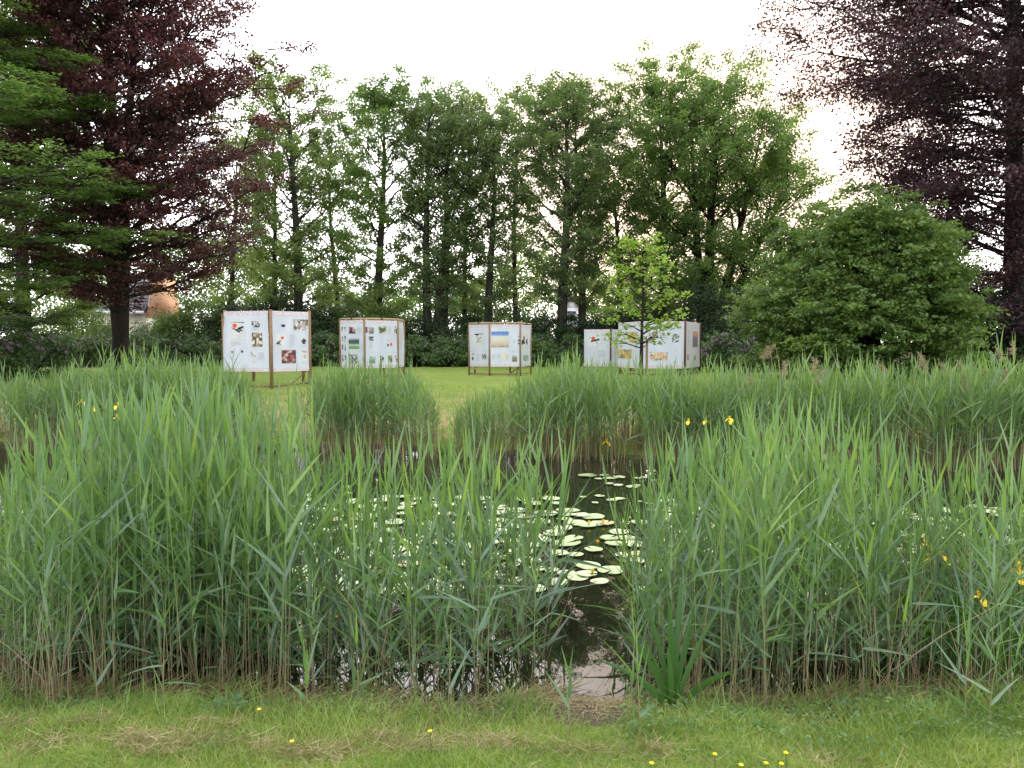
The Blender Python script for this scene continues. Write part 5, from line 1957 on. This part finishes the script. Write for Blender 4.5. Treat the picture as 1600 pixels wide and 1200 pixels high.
def grass_obj(name, label, X, Y, H, W_, tone, rg, mat, lean=.35, rows=3):
    n = len(X)
    z = ground_z(X, Y)
    az = rg.uniform(0, 2 * PI, n)
    rad = np.stack([np.cos(az), np.sin(az), az * 0], -1)
    Dv = nrm(rad * np.abs(rg.normal(0, lean, n))[:, None] + np.array([0, 0, 1.]))
    S = nrm(np.cross(Dv, rg.normal(0, 1, (n, 3))))
    P = np.stack([X, Y, z - .004], -1)
    V, F, T = strips(P, Dv, S, H, W_, rad * rg.uniform(0, .5, n)[:, None] + np.array([0, 0, -.15]), rows, lambda t: 1.02 - t ** 1.5, 0, tone)
    o = mesh_obj(name, V, F, mat, tone=T)
    tag(o, label, 'grass', kind='stuff')
    return o


def hay_field(X, Y):
    """where mown cuttings lie (0..1)"""
    spots = [(30, 1135, .9), (75, 1182, .9), (140, 1142, 1.), (200, 1180, .7), (330, 1136, .7), (305, 1172, 1.), (415, 1180, .8), (595, 1162, .9), (650, 1184, 1.), (770, 1185, .9), (800, 1180, .8),
             (540, 1190, .6), (250, 1195, .7), (480, 1195, .8), (900, 1195, .6), (380, 1160, .5), (730, 1160, .5), (1020, 1195, .5), (1300, 1196, .5)]
    f = np.zeros(len(X))
    for px, py, a in spots:
        p = on_plane(px, py, .25)
        f += a * np.exp(-((X - p[0]) / .12) ** 2 - ((Y - p[1]) / .045) ** 2)
    f *= .85 + .5 * np.sin(X * 23 + 3 * np.sin(Y * 19)) * np.sin(Y * 31 + 2 * np.sin(X * 13))
    return np.clip(f, 0, 1)


def mud(X, Y):
    X = X + .05 * np.sin(Y * 21) + .03 * np.sin(Y * 47 + X * 9); Y = Y + .06 * np.sin(X * 17 + 1)
    return 1.4 * np.exp(-((X - .40) / .30) ** 2 - ((Y - 3.56) / .36) ** 2)


def build_grass():
    rg = np.random.default_rng(17)
    X, Y = blades(110000, 2.2, 4.1, rg)
    yn, _ = shore(X)
    dn = yn - Y
    pat = .5 + .5 * np.sin(X * 4.3 + Y * 2) * np.sin(Y * 6 - X * 2.2)
    hay = hay_field(X, Y)
    ok = (dn > .30 + .35 * rg.uniform(0, 1, len(X))) & (rg.uniform(0, 1, len(X)) > mud(X, Y) * 1.0) & (rg.uniform(0, 1, len(X)) > hay * .6)
    X, Y, dn, pat = X[ok], Y[ok], dn[ok], pat[ok]
    n = len(X)
    H = rg.uniform(.025, .06, n) + .04 * sst(pat, .5, 1) * rg.uniform(0, 1, n) + .05 * (1 - sst(dn, .5, .95)) * rg.uniform(0, 1, n)
    tone = np.clip(rg.normal(.62, .24, n) + .2 * pat, 0, 1)
    grass_obj('mown_grass', 'short mown grass along the bottom of the view', X, Y, H, rg.uniform(.0022, .005, n), tone, rg, M['grass'], .6, 3)
    # taller grass at the foot of the reeds
    X, Y = blades(60000, 2.9, 7.0, rg)
    yn, _ = shore(X)
    dn = yn - Y
    tuft = .5 + .5 * np.sin(X * 7.1 + 1) * np.sin(X * 2.3 + Y * 9)
    q = X / Y
    ok = (dn > -.06) & (dn < 1.15) & (rg.uniform(0, 1, len(X)) > mud(X, Y) * 1.1) & (rg.uniform(0, 1, len(X)) < .08 + 1.1 * tuft ** 2.2) & ~((q > .07) & (q < .155) & (dn < .5))
    X, Y, dn, tuft = X[ok], Y[ok], dn[ok], tuft[ok]
    n = len(X)
    H = (rg.uniform(.05, .22, n) * (.35 + 1.0 * tuft)) * (1 - .6 * sst(dn, .6, 1.1))
    grass_obj('long_grass', 'long green grass at the foot of the near reeds', X, Y, H, rg.uniform(.003, .006, n), np.clip(rg.normal(.35, .2, n), 0, .9), rg, M['grass'], .45, 4)
    # sedge tufts on the far edge and left bank
    XX, YY = [], []
    for _ in range(9000):
        x = rg.uniform(-1.4, 9)
        y = float(shore(x)[1]) + rg.normal(-.15, .22)
        if .5 + .5 * math.sin(x * 2.2 - 1.2) > rg.uniform(): XX.append(x); YY.append(y)
    X = np.array(XX); Y = np.array(YY); n = len(X)
    o = grass_obj('bank_sedge', 'fine green sedge hanging over the far water edge', X, Y, rg.uniform(.15, .42, n), np.full(n, .008), rg.uniform(.1, .8, n), rg, M['grass'], .5, 3)
    o.data.update()
    # lawn grass beyond the pond near its edge
    X = rg.uniform(-11, 12, 60000)
    Y = shore(X)[1] + .5 + rg.uniform(0, 1, 60000) ** 1.3 * 8
    n = len(X)
    grass_obj('far_lawn_grass', 'bright yellow green lawn grass on the far bank behind the reeds', X, Y, rg.uniform(.03, .075, n), rg.uniform(.008, .014, n), np.clip(rg.normal(.75, .2, n), 0, 1), rg, M['grass'], .5, 2)
    # hay
    X, Y = blades(150000, 2.4, 3.9, rg)
    h = hay_field(X, Y)
    ok = rg.uniform(0, 1, len(X)) < h * 1.0 + .03 * (Y < 3.5)
    X, Y, h = X[ok], Y[ok], h[ok]
    n = len(X)
    az = rg.uniform(0, 2 * PI, n)
    P = np.stack([X, Y, ground_z(X, Y) + rg.uniform(.004, .06, n) * (.3 + h)], -1)
    Dv = nrm(np.stack([np.cos(az), np.sin(az), rg.normal(.05, .25, n)], -1))
    S = nrm(np.cross(Dv, rg.normal(0, 1, (n, 3))))
    V, F, T = strips(P, Dv, S, rg.uniform(.03, .09, n), rg.uniform(.0015, .003, n), rg.normal(0, .25, (n, 3)), 3, lambda t: 1 - .4 * t, 0, rg.uniform(0, 1, n))
    o = mesh_obj('grass_cuttings', V, F, M['hay'], tone=T)
    tag(o, 'dry tan grass cuttings lying in tangled heaps on the mown edge', 'cuttings', kind='stuff')
    # ground cover
    X, Y = blades(60000, 3.0, 6.2, rg)
    yn, _ = shore(X)
    dn = yn - Y
    q = X / Y
    w = np.where(q > .155, .8, .28) * (np.sin(X * 5 + 2) * np.sin(Y * 7 + X * 3) * .35 + .65)
    ok = (dn > .03) & (dn < np.where(q > .155, .95, .6)) & (rg.uniform(0, 1, len(X)) < w) & ~((q > .05) & (q < .15))
    X, Y = X[ok], Y[ok]
    n = len(X)
    P = np.stack([X, Y, ground_z(X, Y) + rg.uniform(.005, .07, n)], -1)
    az = rg.uniform(0, 2 * PI, n)
    Dv = nrm(np.stack([np.cos(az), np.sin(az), rg.normal(.2, .3, n)], -1))
    S = nrm(np.cross(Dv, nrm(rg.normal(0, .4, (n, 3)) + [0, 0, 1.])))
    V, F, T = strips(P, Dv, S, rg.uniform(.012, .03, n), rg.uniform(.01, .02, n), Dv * 0 + [0, 0, -.3], 2, lambda t: .35 + 2.2 * t - 2.2 * t * t, 0, rg.uniform(0, 1, n))
    o = mesh_obj('ground_cover', V, F, M['cover'], tone=T)
    tag(o, 'creeping small leaved ground cover on the near bank', 'ground cover', kind='stuff')
    # brown trash of last year's reeds along the near water line
    n = 9000
    X = rg.uniform(-4.5, 4.8, n)
    Y = shore(X)[0] - np.abs(rg.normal(0, .17, n)) + .06
    ok = (X / Y < .07) | (X / Y > .155)
    X, Y = X[ok], Y[ok]; n = len(X)
    az = rg.normal(0, .9, n)
    Dv = nrm(np.stack([np.cos(az), np.sin(az), np.abs(rg.normal(.05, .25, n))], -1))
    S = nrm(np.cross(Dv, rg.normal(0, 1, (n, 3))))
    V, F, T = strips(np.stack([X, Y, np.maximum(ground_z(X, Y), 0) + rg.uniform(.004, .04, n)], -1), Dv, S, rg.uniform(.04, .22, n), rg.uniform(.002, .005, n),
                     rg.normal(0, .12, (n, 3)), 3, lambda t: 1 - .5 * t, 0, rg.uniform(0, .7, n))
    o = mesh_obj('reed_trash', V, F, M['hay'], tone=T)
    tag(o, 'brown broken bits of last year reeds lying along the near bank', 'litter', kind='stuff')
    # leaf litter and twigs floating at the landing gap
    n = 1500
    X = rg.normal(.40, .24, n); Y = rg.normal(3.82, .24, n)
    z = np.maximum(ground_z(X, Y), 0) + .006
    az = rg.uniform(0, 2 * PI, n)
    Dv = np.stack([np.cos(az), np.sin(az), rg.normal(0, .1, n)], -1)
    S = nrm(np.cross(Dv, rg.normal(0, .3, (n, 3)) + [0, 0, 1.]))
    ok = ground_z(X, Y) > -.12
    V, F, T = strips(np.stack([X, Y, z], -1)[ok], Dv[ok], S[ok], rg.uniform(.01, .07, n)[ok], rg.uniform(.002, .006, n)[ok], Dv[ok] * 0, 2, lambda t: 1 - .5 * t, 0, rg.uniform(0, .6, n)[ok])
    o = mesh_obj('bank_litter', V, F, M['hay'], tone=T)
    tag(o, 'bits of dead reed and leaf litter at the muddy water edge', 'litter', kind='stuff')


build_grass()
print('objects', len(bpy.data.objects))
